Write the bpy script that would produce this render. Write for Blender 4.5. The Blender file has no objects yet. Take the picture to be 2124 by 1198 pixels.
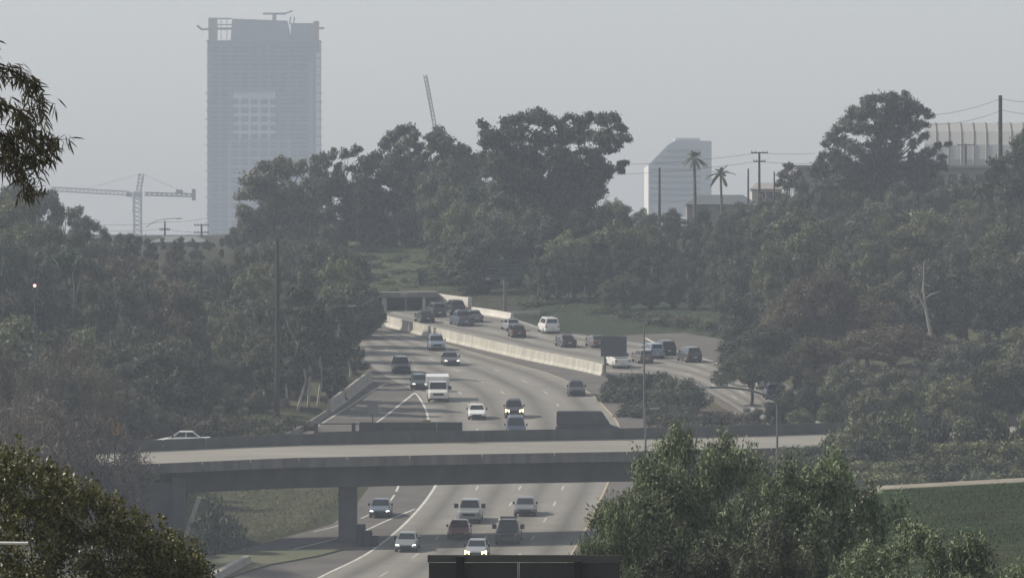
import bpy, bmesh, math, random
import numpy as np
from mathutils import Vector, Matrix
from mathutils.geometry import tessellate_polygon

# ------------------------------------------------------------------ camera, sky, sun, exposure
SC = bpy.context.scene
COL = SC.collection
F = 17365.0          # focal length in photo pixels (photo 2124 wide)
CX, HZ = 1062.0, 400.0
ZC = 45.0            # eye height above datum
cam_d = bpy.data.cameras.new('camera')
cam = bpy.data.objects.new('camera', cam_d); COL.objects.link(cam)
cam.location = (0, 0, ZC); cam.rotation_euler = (math.radians(90), 0, 0)
cam_d.sensor_width = 36.0; cam_d.lens = F / 2124 * 36.0
cam_d.shift_y = -(599 - HZ) / 2124
cam_d.clip_start = 1.0; cam_d.clip_end = 20000
SC.camera = cam

SUN_EL, SUN_AZ = math.radians(38), math.radians(-75)      # azimuth clockwise from +Y (view direction)
world = bpy.data.worlds.new('World'); SC.world = world; world.use_nodes = True
nt = world.node_tree; nt.nodes.clear()
sky = nt.nodes.new('ShaderNodeTexSky'); sky.sky_type = 'NISHITA'; sky.sun_disc = False
sky.sun_elevation = SUN_EL; sky.sun_rotation = SUN_AZ
sky.air_density = 1.0; sky.dust_density = 0.8; sky.ozone_density = 1.0
hsv = nt.nodes.new('ShaderNodeHueSaturation'); hsv.inputs['Saturation'].default_value = 0.28
bg = nt.nodes.new('ShaderNodeBackground'); bg.inputs['Strength'].default_value = 0.105
wo = nt.nodes.new('ShaderNodeOutputWorld')
nt.links.new(sky.outputs[0], hsv.inputs['Color']); nt.links.new(hsv.outputs[0], bg.inputs['Color'])
nt.links.new(bg.outputs[0], wo.inputs[0])

sun_d = bpy.data.lights.new('sun', 'SUN'); sun_d.energy = 4.2; sun_d.angle = math.radians(0.8)
sun_d.color = (1.0, 0.92, 0.80)
sun = bpy.data.objects.new('sun', sun_d); COL.objects.link(sun)
_sd = Vector((math.cos(SUN_EL) * math.sin(SUN_AZ), math.cos(SUN_EL) * math.cos(SUN_AZ), math.sin(SUN_EL)))
sun.rotation_euler = _sd.to_track_quat('Z', 'Y').to_euler(); sun.location = _sd * 500

vs = SC.view_settings
vs.view_transform = 'Standard'; vs.look = 'None'; vs.exposure = 0.28; vs.gamma = 1.0
vs.use_curve_mapping = False
SC.render.engine = 'CYCLES'
SC.cycles.use_denoising = True
SC.cycles.max_bounces = 6; SC.cycles.diffuse_bounces = 3; SC.cycles.glossy_bounces = 2
SC.cycles.transmission_bounces = 3; SC.cycles.transparent_max_bounces = 8; SC.cycles.volume_bounces = 0
SC.cycles.use_adaptive_sampling = False
SC.render.filter_size = 2.15

# ------------------------------------------------------------------ helpers
def P(px, py, D):
    return Vector(((px - CX) / F * D, D, ZC - (py - HZ) / F * D))
A0, A1 = -64.046, 0.0551                    # the freeway's sloping plane, relative to the eye
def DP(py): return -A0 * F / (py - HZ + A1 * F)
def G(px, py, dz=0.0):
    D = DP(py); v = P(px, py, D); v.z += dz; return v
def plane_z(Y): return ZC + A0 + A1 * Y
def lerp_table(t, x):
    if x <= t[0][0]: return t[0][1]
    for (a, b), (c, d) in zip(t, t[1:]):
        if x <= c: return b + (d - b) * (x - a) / (c - a)
    return t[-1][1]

MATS = {}
def node_mat(name):
    m = bpy.data.materials.new(name); m.use_nodes = True
    MATS[name] = m
    return m, m.node_tree, m.node_tree.nodes['Principled BSDF']
def mat(name, c, rough=0.7, metal=0.0, var=0.0, scale=1.0, c2=None, bump=0.0, spec=0.5, emit=None, estr=0.0, coat=0.0, stretch=None):
    if name in MATS: return MATS[name]
    m, t, b = node_mat(name)
    b.inputs['Roughness'].default_value = rough; b.inputs['Metallic'].default_value = metal
    b.inputs['Specular IOR Level'].default_value = spec
    if coat: b.inputs['Coat Weight'].default_value = coat
    if emit: b.inputs['Emission Color'].default_value = (*emit, 1); b.inputs['Emission Strength'].default_value = estr
    if var > 0 or c2:
        tc = t.nodes.new('ShaderNodeTexCoord'); n = t.nodes.new('ShaderNodeTexNoise')
        n.inputs['Scale'].default_value = scale; n.inputs['Detail'].default_value = 6
        src = tc.outputs['Object']
        if stretch:
            mp = t.nodes.new('ShaderNodeMapping'); mp.inputs['Scale'].default_value = stretch
            t.links.new(src, mp.inputs[0]); src = mp.outputs[0]
        t.links.new(src, n.inputs['Vector'])
        cr = t.nodes.new('ShaderNodeValToRGB'); cr.color_ramp.elements[0].position = 0.3; cr.color_ramp.elements[1].position = 0.7
        a = c if c2 else tuple(x * (1 - var) for x in c); z = c2 if c2 else tuple(x * (1 + var) for x in c)
        cr.color_ramp.elements[0].color = (*a, 1); cr.color_ramp.elements[1].color = (*z, 1)
        t.links.new(n.outputs['Fac'], cr.inputs[0]); t.links.new(cr.outputs[0], b.inputs['Base Color'])
        if bump:
            bp = t.nodes.new('ShaderNodeBump'); bp.inputs['Strength'].default_value = bump
            t.links.new(n.outputs['Fac'], bp.inputs['Height']); t.links.new(bp.outputs[0], b.inputs['Normal'])
    else:
        b.inputs['Base Color'].default_value = (*c, 1)
    return m
def leaf_mat(name, c, c2, trans=0.2, nscale=0.25, vlo=0.45, rough=0.7, spec=0.3):
    m, t, b = node_mat(name)
    geo = t.nodes.new('ShaderNodeNewGeometry'); oi = t.nodes.new('ShaderNodeObjectInfo'); tc = t.nodes.new('ShaderNodeTexCoord')
    n = t.nodes.new('ShaderNodeTexNoise'); n.inputs['Scale'].default_value = nscale; n.inputs['Detail'].default_value = 3
    t.links.new(tc.outputs['Object'], n.inputs['Vector'])
    mx = t.nodes.new('ShaderNodeMix'); mx.data_type = 'RGBA'
    mx.inputs['A'].default_value = (*c, 1); mx.inputs['B'].default_value = (*c2, 1)
    ad = t.nodes.new('ShaderNodeMath'); ad.operation = 'MULTIPLY_ADD'
    t.links.new(oi.outputs['Random'], ad.inputs[0]); ad.inputs[1].default_value = 0.9
    sb = t.nodes.new('ShaderNodeMath'); sb.operation = 'SUBTRACT'; sb.inputs[1].default_value = 0.45
    t.links.new(n.outputs['Fac'], sb.inputs[0]); t.links.new(sb.outputs[0], ad.inputs[2]); sb.use_clamp = False
    ad.use_clamp = True
    t.links.new(ad.outputs[0], mx.inputs['Factor'])
    mr = t.nodes.new('ShaderNodeMapRange'); mr.inputs['To Min'].default_value = vlo; mr.inputs['To Max'].default_value = 1.6
    t.links.new(geo.outputs['Random Per Island'], mr.inputs['Value'])
    mu = t.nodes.new('ShaderNodeVectorMath'); mu.operation = 'SCALE'
    wn = t.nodes.new('ShaderNodeTexWhiteNoise'); wn.noise_dimensions = '1D'; t.links.new(oi.outputs['Random'], wn.inputs['W'])
    ob = t.nodes.new('ShaderNodeMapRange'); ob.inputs['To Min'].default_value = 0.7; ob.inputs['To Max'].default_value = 1.45; t.links.new(wn.outputs['Value'], ob.inputs['Value'])
    pm = t.nodes.new('ShaderNodeMath'); pm.operation = 'MULTIPLY'; t.links.new(mr.outputs[0], pm.inputs[0]); t.links.new(ob.outputs[0], pm.inputs[1])
    t.links.new(mx.outputs['Result'], mu.inputs[0]); t.links.new(pm.outputs[0], mu.inputs['Scale'])
    t.links.new(mu.outputs[0], b.inputs['Base Color']); b.inputs['Roughness'].default_value = rough
    b.inputs['Specular IOR Level'].default_value = spec
    tr = t.nodes.new('ShaderNodeBsdfTranslucent'); t.links.new(mu.outputs[0], tr.inputs['Color'])
    ms = t.nodes.new('ShaderNodeMixShader'); ms.inputs[0].default_value = trans
    out = t.nodes['Material Output']
    t.links.new(b.outputs[0], ms.inputs[1]); t.links.new(tr.outputs[0], ms.inputs[2]); t.links.new(ms.outputs[0], out.inputs['Surface'])
    return m

class MB:
    def __init__(s): s.v = []; s.f = []
    def quadring(s, rings, cap=True, close=True):
        b = len(s.v); n = len(rings[0])
        for r in rings: s.v += [tuple(p) for p in r]
        for i in range(len(rings) - 1):
            for j in range(n if close else n - 1):
                k = (j + 1) % n
                s.f.append((b + i * n + j, b + i * n + k, b + (i + 1) * n + k, b + (i + 1) * n + j))
        if cap:
            s.f.append(tuple(b + j for j in reversed(range(n)))); s.f.append(tuple(b + (len(rings) - 1) * n + j for j in range(n)))
        return s
    def box(s, x0, x1, y0, y1, z0, z1):
        return s.quadring([[(x0, y0, z0), (x1, y0, z0), (x1, y1, z0), (x0, y1, z0)], [(x0, y0, z1), (x1, y0, z1), (x1, y1, z1), (x0, y1, z1)]])
    def frustum(s, a, b):     # two 4-point rings
        return s.quadring([a, b])
    def tube(s, pts, rad, n=6):
        pts = [Vector(p) for p in pts]
        if not isinstance(rad, (list, tuple)): rad = [rad] * len(pts)
        rings = []
        for i, p in enumerate(pts):
            d = (pts[min(i + 1, len(pts) - 1)] - pts[max(i - 1, 0)])
            if d.length < 1e-9: d = Vector((0, 0, 1))
            d.normalize()
            u = d.cross(Vector((0, 1, 0.02)));
            if u.length < 1e-3: u = d.cross(Vector((1, 0, 0)))
            u.normalize(); w = d.cross(u)
            rings.append([p + (u * math.cos(2 * math.pi * k / n) + w * math.sin(2 * math.pi * k / n)) * rad[i] for k in range(n)])
        return s.quadring(rings)
    def poly(s, pts, dz=0):
        pts = [Vector(p) for p in pts]
        b = len(s.v); s.v += [(p.x, p.y, p.z + dz) for p in pts]
        for t in tessellate_polygon([[Vector((p.x, p.y, 0)) for p in pts]]):
            a, c, d = [Vector(s.v[b + i]) for i in t]
            if (c - a).cross(d - a).z < 0: t = (t[0], t[2], t[1])
            s.f.append(tuple(b + i for i in t))
        return s
    def build(s, name, m=None, parent=None, loc=None, smooth=False, recalc=True):
        me = bpy.data.meshes.new(name); me.from_pydata(s.v, [], s.f)
        if recalc:
            bm = bmesh.new(); bm.from_mesh(me); bmesh.ops.recalc_face_normals(bm, faces=bm.faces); bm.to_mesh(me); bm.free()
        if smooth: me.polygons.foreach_set('use_smooth', [True] * len(me.polygons))
        me.update()
        return link(name, me, m, parent, loc)
def link(name, me, m=None, parent=None, loc=None):
    o = bpy.data.objects.new(name, me); COL.objects.link(o)
    if m is not None and me is not None:
        if len(me.materials) == 0: me.materials.append(m)
        elif me.materials[0] != m:
            o.material_slots[0].link = 'OBJECT'; o.material_slots[0].material = m
    if parent: o.parent = parent
    if loc is not None: o.location = loc
    return o
def tag(o, label=None, cat=None, group=None, kind=None):
    if label: o['label'] = label
    if cat: o['category'] = cat
    if group: o['group'] = group
    if kind: o['kind'] = kind
    return o
def empty(name, loc=(0, 0, 0), rot=None, label=None, cat=None, group=None):
    o = bpy.data.objects.new(name, None); COL.objects.link(o); o.location = loc; o.empty_display_size = 0.3
    if rot is not None: o.rotation_euler = rot
    return tag(o, label, cat, group)
def resample(pts, step):
    pts = [Vector(p) for p in pts]; out = [pts[0]]
    for a, b in zip(pts, pts[1:]):
        n = max(1, int((b - a).length / step))
        for i in range(1, n + 1): out.append(a.lerp(b, i / n))
    return out
def smooth_path(pts, k=6):
    pts = [Vector(p) for p in pts]; out = []
    for i in range(len(pts) - 1):
        p0 = pts[max(i - 1, 0)]; p1 = pts[i]; p2 = pts[i + 1]; p3 = pts[min(i + 2, len(pts) - 1)]
        for j in range(k):
            t = j / k
            out.append(0.5 * ((2 * p1) + (p2 - p0) * t + (2 * p0 - 5 * p1 + 4 * p2 - p3) * t * t + (3 * p1 - p0 - 3 * p2 + p3) * t ** 3))
    out.append(pts[-1]); return out

# ------------------------------------------------------------------ terrain
XL = [(560, -14.0), (599, -21.8), (640, -26), (655, -26), (663, -20.4), (678, -15.2), (713, -12.8), (738, -14.2), (766, -20), (790, -17.4), (829, -14.4), (885, -17.2), (905, -24), (912, -60), (950, -75), (960, -15)]
XR = [(560, 5.0), (599, 7.5), (671, 10.0), (714, 12.5), (748, 14.5), (765, 22), (780, 38), (800, 36), (830, 29), (850, 24.5), (885, 22.5), (908, 13), (922, 4), (935, -1.5), (950, -8.0), (960, -15)]
def sstep(a, b, x):
    t = min(1, max(0, (x - a) / (b - a))); return t * t * (3 - 2 * t)
def vnoise(x, y):
    return (math.sin(x * 0.13 + 1.3 * math.sin(y * 0.071)) + math.sin(y * 0.17 + 1.7 * math.sin(x * 0.093 + 2)) + 0.5 * math.sin(x * 0.41 + y * 0.37)) / 2.5
FAR = [(1085, -4.3), (1300, -5.5), (2200, -14), (3300, -21), (6000, -24)]
NEAR = [(-60, -7.0), (60, -8.0), (120, -9.0), (330, -20.5), (560, -33.2)]
def terrain(X, Y):
    if Y < 560: z = ZC + lerp_table(NEAR, Y) + (vnoise(X, Y) * 0.4 * (1 - sstep(2, 8, X)) if Y < 520 else 0)
    elif Y <= 1085: z = plane_z(Y)
    else: z = ZC + lerp_table(FAR, Y)
    if Y > 955: z = min(z, ZC - 4.3 - 3.0 * (1 - sstep(-24, -14, X)))
    if 200 < Y < 400 and X > 8:                       # near green bank at right, path on its crest
        z += (lerp_table([(200, -13.4), (215, -14.2), (338, -11.95), (344, -12.0), (350, -13.2), (400, -24.3)], Y) - lerp_table(NEAR, Y) + 0.055 * (X - 15)) * sstep(8.5, 15, X) * sstep(200, 240, Y) * (1 - sstep(350, 398, Y))
    if 545 < Y < 962:
        l, r = lerp_table(XL, Y), lerp_table(XR, Y)
        d = max(l - X, X - r)
        if d <= 0: z -= 0.5
        else:
            z += -0.5 + 0.55 * min(1, d / 0.8)
            z += 0.12 * vnoise(X * 3, Y * 3) * min(1, d / 4)
            if X < l:
                z += min(2.5, 0.06 * d) * sstep(640, 720, Y)
                z += 4.6 * (1 - sstep(-31.5, -27.5, X)) * sstep(640, 652, Y) * (1 - sstep(690, 712, Y))   # bridge abutment fill
            else:
                z += min(6.1, 0.42 * d) * sstep(545, 600, Y) * (1 - sstep(686, 725, Y))             # right bank
                z += min(3.0, 0.05 * d) * sstep(800, 860, Y)
    elif Y >= 962:
        z += 0.35 * vnoise(X, Y)
    return z
def axis(segs):
    out = []
    for a, b, st in segs:
        n = max(1, round((b - a) / st)); out += [a + (b - a) * i / n for i in range(n)]
    out.append(segs[-1][1]); return out
gx = axis([(-1500, -300, 150), (-300, -80, 15), (-80, -40, 3), (-40, 42, 1.0), (42, 80, 3), (80, 300, 15), (300, 1500, 150)])
gy = axis([(-60, 210, 15), (210, 330, 5), (330, 352, 1.5), (352, 540, 8), (540, 640, 3), (640, 720, 1.25), (720, 965, 2.0), (965, 1100, 5), (1100, 1500, 40), (1500, 4500, 250)])
nx, ny = len(gx), len(gy)
gv = [(x, y, terrain(x, y)) for y in gy for x in gx]
gf = [(j * nx + i, j * nx + i + 1, (j + 1) * nx + i + 1, (j + 1) * nx + i) for j in range(ny - 1) for i in range(nx - 1)]
me = bpy.data.meshes.new('ground'); me.from_pydata(gv, [], gf); me.polygons.foreach_set('use_smooth', [True] * len(gf))
tint = me.color_attributes.new('tint', 'FLOAT_COLOR', 'POINT')
def ground_col(x, y):
    dry, grn, ivy, dirt = (0.090, 0.084, 0.050), (0.055, 0.075, 0.036), (0.020, 0.034, 0.017), (0.13, 0.11, 0.09)
    n = 0.5 + 0.5 * vnoise(x * 2.3 + 5, y * 1.3)
    c = np.array(dry) * (1 - n * 0.6) + np.array(grn) * n * 0.6
    if x > 6 and 195 < y < 338.5: c = np.array(ivy) * (1 - n * n) * 1.1 + np.array((0.044, 0.048, 0.024)) * n * n
    elif x > 6 and 338.5 <= y < 345.5: c = np.array((0.27, 0.25, 0.21))
    elif x > 8 and 540 < y < 700: c = np.array((0.040, 0.046, 0.028)) * (0.7 + 0.6 * n)
    elif x > 0 and 880 < y < 945: c = np.array((0.034, 0.046, 0.026))
    elif x > 10 and 700 < y < 800: c = np.array(dirt) * 0.55 + c * 0.25
    elif 955 < y < 1080 and -21 < x < -5: c = np.array((0.066, 0.082, 0.042)) * (0.6 + 0.6 * n)
    elif 700 < y < 960 and x < -21: c = np.array((0.05, 0.048, 0.032))
    elif 880 < y < 1100: c = np.array((0.045, 0.045, 0.03))
    elif y >= 1100: c = np.array((0.05, 0.05, 0.035))
    return (*c, 1)
cols = []
for y in gy:
    for x in gx: cols += ground_col(x, y)
tint.data.foreach_set('color', cols)
m, t, b = node_mat('ground')
at = t.nodes.new('ShaderNodeAttribute'); at.attribute_name = 'tint'
tc = t.nodes.new('ShaderNodeTexCoord'); n1 = t.nodes.new('ShaderNodeTexNoise'); n1.inputs['Scale'].default_value = 0.6; n1.inputs['Detail'].default_value = 8
n1.inputs['Roughness'].default_value = 0.7
t.links.new(tc.outputs['Object'], n1.inputs['Vector'])
mr = t.nodes.new('ShaderNodeMapRange'); mr.inputs['From Min'].default_value = 0.3; mr.inputs['From Max'].default_value = 0.7; mr.inputs['To Min'].default_value = 0.55; mr.inputs['To Max'].default_value = 1.35
t.links.new(n1.outputs['Fac'], mr.inputs['Value'])
mu = t.nodes.new('ShaderNodeVectorMath'); mu.operation = 'SCALE'
t.links.new(at.outputs['Color'], mu.inputs[0]); t.links.new(mr.outputs[0], mu.inputs['Scale']); t.links.new(mu.outputs[0], b.inputs['Base Color'])
b.inputs['Roughness'].default_value = 0.95; b.inputs['Specular IOR Level'].default_value = 0.1
bp = t.nodes.new('ShaderNodeBump'); bp.inputs['Distance'].default_value = 0.3; t.links.new(n1.outputs['Fac'], bp.inputs['Height']); t.links.new(bp.outputs[0], b.inputs['Normal'])
me.materials.append(m)
ground = bpy.data.objects.new('ground', me); COL.objects.link(ground); tag(ground, 'grassy valley ground rising to wooded hills', None, None, 'structure')

# ------------------------------------------------------------------ freeway
def road_mat(name, c, lanes, streak, seam):
    m, t, b = node_mat(name)
    uv = t.nodes.new('ShaderNodeUVMap'); sep = t.nodes.new('ShaderNodeSeparateXYZ'); t.links.new(uv.outputs[0], sep.inputs[0])
    def M(op, a, bb=None, cc=None):
        n = t.nodes.new('ShaderNodeMath'); n.operation = op
        for i, x in enumerate((a, bb, cc)):
            if x is None: continue
            if isinstance(x, (int, float)): n.inputs[i].default_value = x
            else: t.links.new(x, n.inputs[i])
        return n.outputs[0]
    fr = M('FRACT', sep.outputs['X'])
    d = M('ABSOLUTE', M('SUBTRACT', fr, 0.5))                      # 0 mid-lane, .5 at the lane line
    oil = M('SMOOTH_MIN', 1.0, M('MULTIPLY', d, 3.2), 0.4)          # oil drip darkens mid-lane
    mp = t.nodes.new('ShaderNodeMapping'); mp.inputs['Scale'].default_value = (2.2, 0.05, 1); t.links.new(uv.outputs[0], mp.inputs[0])
    n1 = t.nodes.new('ShaderNodeTexNoise'); n1.inputs['Scale'].default_value = 1.6; n1.inputs['Detail'].default_value = 6; t.links.new(mp.outputs[0], n1.inputs['Vector'])
    tc = t.nodes.new('ShaderNodeTexCoord'); n2 = t.nodes.new('ShaderNodeTexNoise'); n2.inputs['Scale'].default_value = 0.35; n2.inputs['Detail'].default_value = 8
    t.links.new(tc.outputs['Object'], n2.inputs['Vector'])
    s = M('MULTIPLY_ADD', oil, streak, 1 - streak)
    s = M('MULTIPLY', s, M('MULTIPLY_ADD', n1.outputs['Fac'], 0.40, 0.80))
    s = M('MULTIPLY', s, M('MULTIPLY_ADD', n2.outputs['Fac'], 0.40, 0.80))
    if seam:                                                        # transverse slab joints
        j = M('FRACT', M('DIVIDE', sep.outputs['Y'], 4.6)); j = M('GREATER_THAN', j, 0.035); s = M('MULTIPLY', s, M('MULTIPLY_ADD', j, 0.12, 0.88))
    mu = t.nodes.new('ShaderNodeVectorMath'); mu.operation = 'SCALE'; mu.inputs[0].default_value = c
    t.links.new(s, mu.inputs['Scale']); t.links.new(mu.outputs[0], b.inputs['Base Color'])
    b.inputs['Roughness'].default_value = 0.85; b.inputs['Specular IOR Level'].default_value = 0.3
    return m
CONC = road_mat('lane_concrete', (0.212, 0.200, 0.180), 4, 0.42, True)
ASPH = mat('asphalt', (0.112, 0.105, 0.097), 0.9, var=0.18, scale=0.25, spec=0.2)
ASPH2 = mat('shoulder_asphalt', (0.105, 0.142, 0.128), 0.9, var=0.2, scale=0.3, spec=0.2)
PAINT = mat('white_paint', (0.52, 0.51, 0.47), 0.7, var=0.3, scale=2.0)
YPAINT = mat('yellow_paint', (0.40, 0.33, 0.20), 0.7, var=0.2, scale=2.0)
FADED = mat('faded_paint', (0.42, 0.41, 0.375), 0.8, var=0.15, scale=2.0)
CONCRETE = mat('concrete', (0.33, 0.31, 0.28), 0.9, var=0.16, scale=0.5, bump=0.05)
CONCDK = mat('weathered_concrete', (0.155, 0.147, 0.138), 0.9, var=0.28, scale=1.3, bump=0.05, stretch=(1.0, 1.0, 0.1))
SHADECON = mat('shade_toned_streaky_concrete', (0.085, 0.084, 0.084), 0.9, var=0.25, scale=1.1, stretch=(0.6, 1.0, 0.12))  # shade of barrier and girder put into the base colour, plus streak stains
BARR = mat('pale_barrier_concrete', (0.40, 0.385, 0.335), 0.85, var=0.22, scale=1.2, stretch=(1.0, 1.0, 0.3))

base = [G(*p) for p in [(300, 1420), (300, 1300), (380, 1200), (390, 1165), (523, 1132), (690, 1086), (742, 1042), (770, 1003), (757, 955), (640, 925), (600, 905), (690, 850), (775, 787), (752, 745), (742, 700), (700, 680), (300, 668), (300, 620), (700, 618), (850, 622), (905, 634), (1010, 650), (1060, 659), (1130, 682), (1200, 691), (1250, 699), (1330, 693), (1420, 690), (1500, 704), (1535, 740), (1600, 775), (1680, 830), (1790, 905), (1790, 960), (1640, 945), (1560, 875), (1480, 822), (1420, 793), (1340, 779), (1254, 779), (1303, 820), (1345, 885), (1372, 945), (1345, 1005), (1292, 1100), (1240, 1200), (1130, 1420)]]
mb = MB().poly(base)
nb = len(base); bb = len(mb.v); mb.v += [(p.x, p.y, p.z - 0.9) for p in base]
mb.f += [(i, (i + 1) % nb, bb + (i + 1) % nb, bb + i) for i in range(nb)]
o = mb.build('freeway_road', ASPH); tag(o, 'grey asphalt freeway bed with ramps and shoulders', None, None, 'structure')
ROAD = o
def strip(name, LEt, REt, lanes, m, dz, nseg):
    L = smooth_path([G(*p) for p in LEt], 8); R = smooth_path([G(*p) for p in REt], 8)
    me = bpy.data.meshes.new(name); v = []; f = []; uvs = []; k = 8
    acc = 0; dist = []
    for i in range(len(L)):
        if i: acc += ((L[i] + R[i]) / 2 - (L[i - 1] + R[i - 1]) / 2).length
        dist.append(acc)
    for i in range(len(L)):
        for j in range(k + 1):
            p = L[i].lerp(R[i], j / k); v.append((p.x, p.y, p.z + dz)); uvs.append((j / k * lanes, dist[i]))
    for i in range(len(L) - 1):
        for j in range(k):
            f.append((i * (k + 1) + j, i * (k + 1) + j + 1, (i + 1) * (k + 1) + j + 1, (i + 1) * (k + 1) + j))
    me.from_pydata(v, [], f); ul = me.uv_layers.new(name='UVMap')
    for lp in me.loops: ul.data[lp.index].uv = uvs[lp.vertex_index]
    bm = bmesh.new(); bm.from_mesh(me); bmesh.ops.recalc_face_normals(bm, faces=bm.faces)
    if sum(fc.normal.z for fc in bm.faces) < 0: bmesh.ops.reverse_faces(bm, faces=bm.faces)
    bm.to_mesh(me); bm.free()
    o = link(name, me, m); return o, L, R
LE = [(380, 1420), (560, 1260), (660, 1198), (765, 1145), (850, 1075), (905, 1003), (912, 950), (890, 885), (884, 850), (866, 815), (800, 780), (752, 740), (738, 705), (640, 676)]
RE = [(960, 1420), (1095, 1260), (1150, 1198), (1187, 1145), (1226, 1075), (1260, 1003), (1285, 950), (1284, 885), (1255, 845), (1215, 810), (1140, 775), (1015, 740), (890, 705), (780, 680)]
o, LEp, REp = strip('freeway_lanes', LE, RE, 4, CONC, 0.004, 8); tag(o, 'pale concrete lanes of the oncoming freeway carriageway', None, None, 'structure')
RN = [(780, 664), (880, 688), (1000, 717), (1100, 739), (1200, 759), (1252, 770), (1340, 775), (1420, 789), (1480, 818), (1560, 868), (1650, 940)]
RFr = [(840, 632), (940, 645), (1060, 661), (1140, 685), (1240, 701), (1335, 714), (1420, 732), (1490, 754), (1560, 788), (1640, 838), (1745, 905)]
o, RNp, RFp = strip('departing_lanes', RN, RFr, 4, CONC, 0.004, 8); tag(o, 'pale concrete lanes of the departing carriageway', None, None, 'structure')
def line(name, pts, w, m, label, dz=0.008, dash=None, par=None):
    pts = [Vector(p) for p in pts]; mb = MB(); acc = 0
    if dash: pts = resample(pts, 0.6)
    for a, b in zip(pts, pts[1:]):
        d = (b - a); L_ = d.length; d.normalize(); acc += L_
        if dash and (acc % dash[1]) > dash[0]: continue
        s = Vector((d.y, -d.x, 0)) * w / 2
        i = len(mb.v); mb.v += [tuple(q + Vector((0, 0, dz))) for q in (a - s, a + s, b + s, b - s)]; mb.f.append((i, i + 1, i + 2, i + 3))
    o = mb.build(name, m, ROAD)
    for p_ in o.data.polygons:
        if p_.normal.z < 0: p_.flip()
    if label: o['label'] = label
    return o
IP = lambda pts, k=6: smooth_path([G(*p) for p in pts], k)
line('edge_line', LEp[:8 * 5 + 4], 0.24, PAINT, 'white edge line of the main lanes under the bridge')
line('edge_line', IP([(890, 885), (886, 858), (878, 838), (868, 822), (860, 814)]), 0.21, PAINT, 'curved white gore line left of the box truck')
line('edge_line', IP([(762, 888), (800, 862), (840, 830), (860, 814)]), 0.21, PAINT, 'straight white gore line behind the small sign')
line('edge_line', IP([(650, 888), (720, 845), (770, 812), (800, 795)]), 0.2, FADED, None)
line('edge_line', IP([(860, 1055), (800, 1080), (752, 1101), (690, 1118), (600, 1140)]), 0.2, PAINT, 'white line where the ramp leaves below the bridge')
line('edge_line', IP([(830, 1000), (805, 1042), (740, 1078), (650, 1102)]), 0.18, PAINT, None, dash=(9, 12))
line('edge_line', REp, 0.15, YPAINT, 'worn yellow line along the median shoulder', dz=0.0082)
for u in (0.25, 0.5, 0.75):
    line('lane_line', [a.lerp(b, u) for a, b in zip(LEp, REp)], 0.16, FADED, None, dz=0.009, dash=(3.6, 14.6))
    line('lane_line', [a.lerp(b, u) for a, b in zip(RNp, RFp)], 0.16, FADED, None, dz=0.009, dash=(3.6, 14.6))
line('edge_line', RFp, 0.18, PAINT, None, dz=0.009)
line('edge_line', IP([(1338, 700), (1352, 708), (1372, 717)]), 0.3, PAINT, 'white gore line where the entry ramp joins')
# raised grass wedge between ramp and freeway
wedge = [G(*p) for p in [(300, 1180), (400, 1160), (520, 1143), (640, 1140), (715, 1139), (660, 1154), (560, 1172), (470, 1200), (380, 1260), (300, 1300)]]
mb = MB().poly(wedge, 0.12); nb = len(wedge); b0 = len(mb.v); mb.v += [(p.x, p.y, p.z - 0.1) for p in wedge]
mb.f += [(i, (i + 1) % nb, b0 + (i + 1) % nb, b0 + i) for i in range(nb)]
o = mb.build('grass_verge', mat('verge_grass', (0.105, 0.10, 0.058), 0.95, c2=(0.07, 0.085, 0.04), scale=0.5)); tag(o, 'kerbed grass wedge between ramp and freeway', None, None, 'structure')

def jersey(name, path, h, m, label, cat, seg=6.0, wb=0.6, wt=0.22, group=None):
    """a concrete barrier cast in lengths: every length is a part"""
    path = resample(path, 0.8)
    acc = [0]
    for a, b in zip(path, path[1:]): acc.append(acc[-1] + (b - a).length)
    root = empty(name, path[0], None, label, cat, group)
    n = max(1, round(acc[-1] / seg)); cuts = [acc[-1] * i / n for i in range(n + 1)]
    def at(s):
        for i in range(len(path) - 1):
            if s <= acc[i + 1] + 1e-6:
                t_ = (s - acc[i]) / max(1e-6, acc[i + 1] - acc[i]); return path[i].lerp(path[i + 1], t_), (path[min(i + 2, len(path) - 1)] - path[max(i - 1, 0)]).normalized()
    for c0, c1 in zip(cuts, cuts[1:]):
        rings = []
        for k in range(5):
            s = c0 + 0.008 + (c1 - c0 - 0.016) * k / 4
            p, d = at(s); sd = Vector((d.y, -d.x, 0)).normalized(); p = p - path[0]
            rings.append([p + sd * x + Vector((0, 0, z)) for x, z in ((-wb / 2, -0.25), (wb / 2, -0.25), (wb / 2, 0.08), (wt / 2 + 0.05, 0.34), (wt / 2, h), (-wt / 2, h), (-wt / 2 - 0.05, 0.34), (-wb / 2, 0.08))])
        MB().quadring(rings).build('barrier_segment', m, root)
    return root
WALL = smooth_path([G(*p) for p in [(772, 668), (860, 691), (1000, 724), (1100, 747), (1200, 767), (1252, 779)]], 6)
jersey('median_barrier', WALL, 1.15, BARR, 'long pale concrete median barrier curving between the two carriageways', 'barrier')
jersey('side_barrier', smooth_path([G(*p) for p in [(682, 856), (730, 820), (768, 791)]], 4), 1.15, CONCRETE, 'short concrete barrier beside the exit ramp, shaded towards the road', 'barrier')
jersey('kerb_wall', smooth_path([G(*p) for p in [(596, 908), (640, 884), (680, 858)]], 4), 0.45, CONCDK, 'low dark kerb wall where the exit ramp leaves left', 'kerb')
jersey('barrier_end', smooth_path([G(*p) for p in [(380, 1240), (440, 1206), (512, 1168)]], 4), 0.62, CONCRETE, 'low concrete barrier end at the bottom beside the near bush', 'barrier', wb=0.9, wt=0.55)
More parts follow.
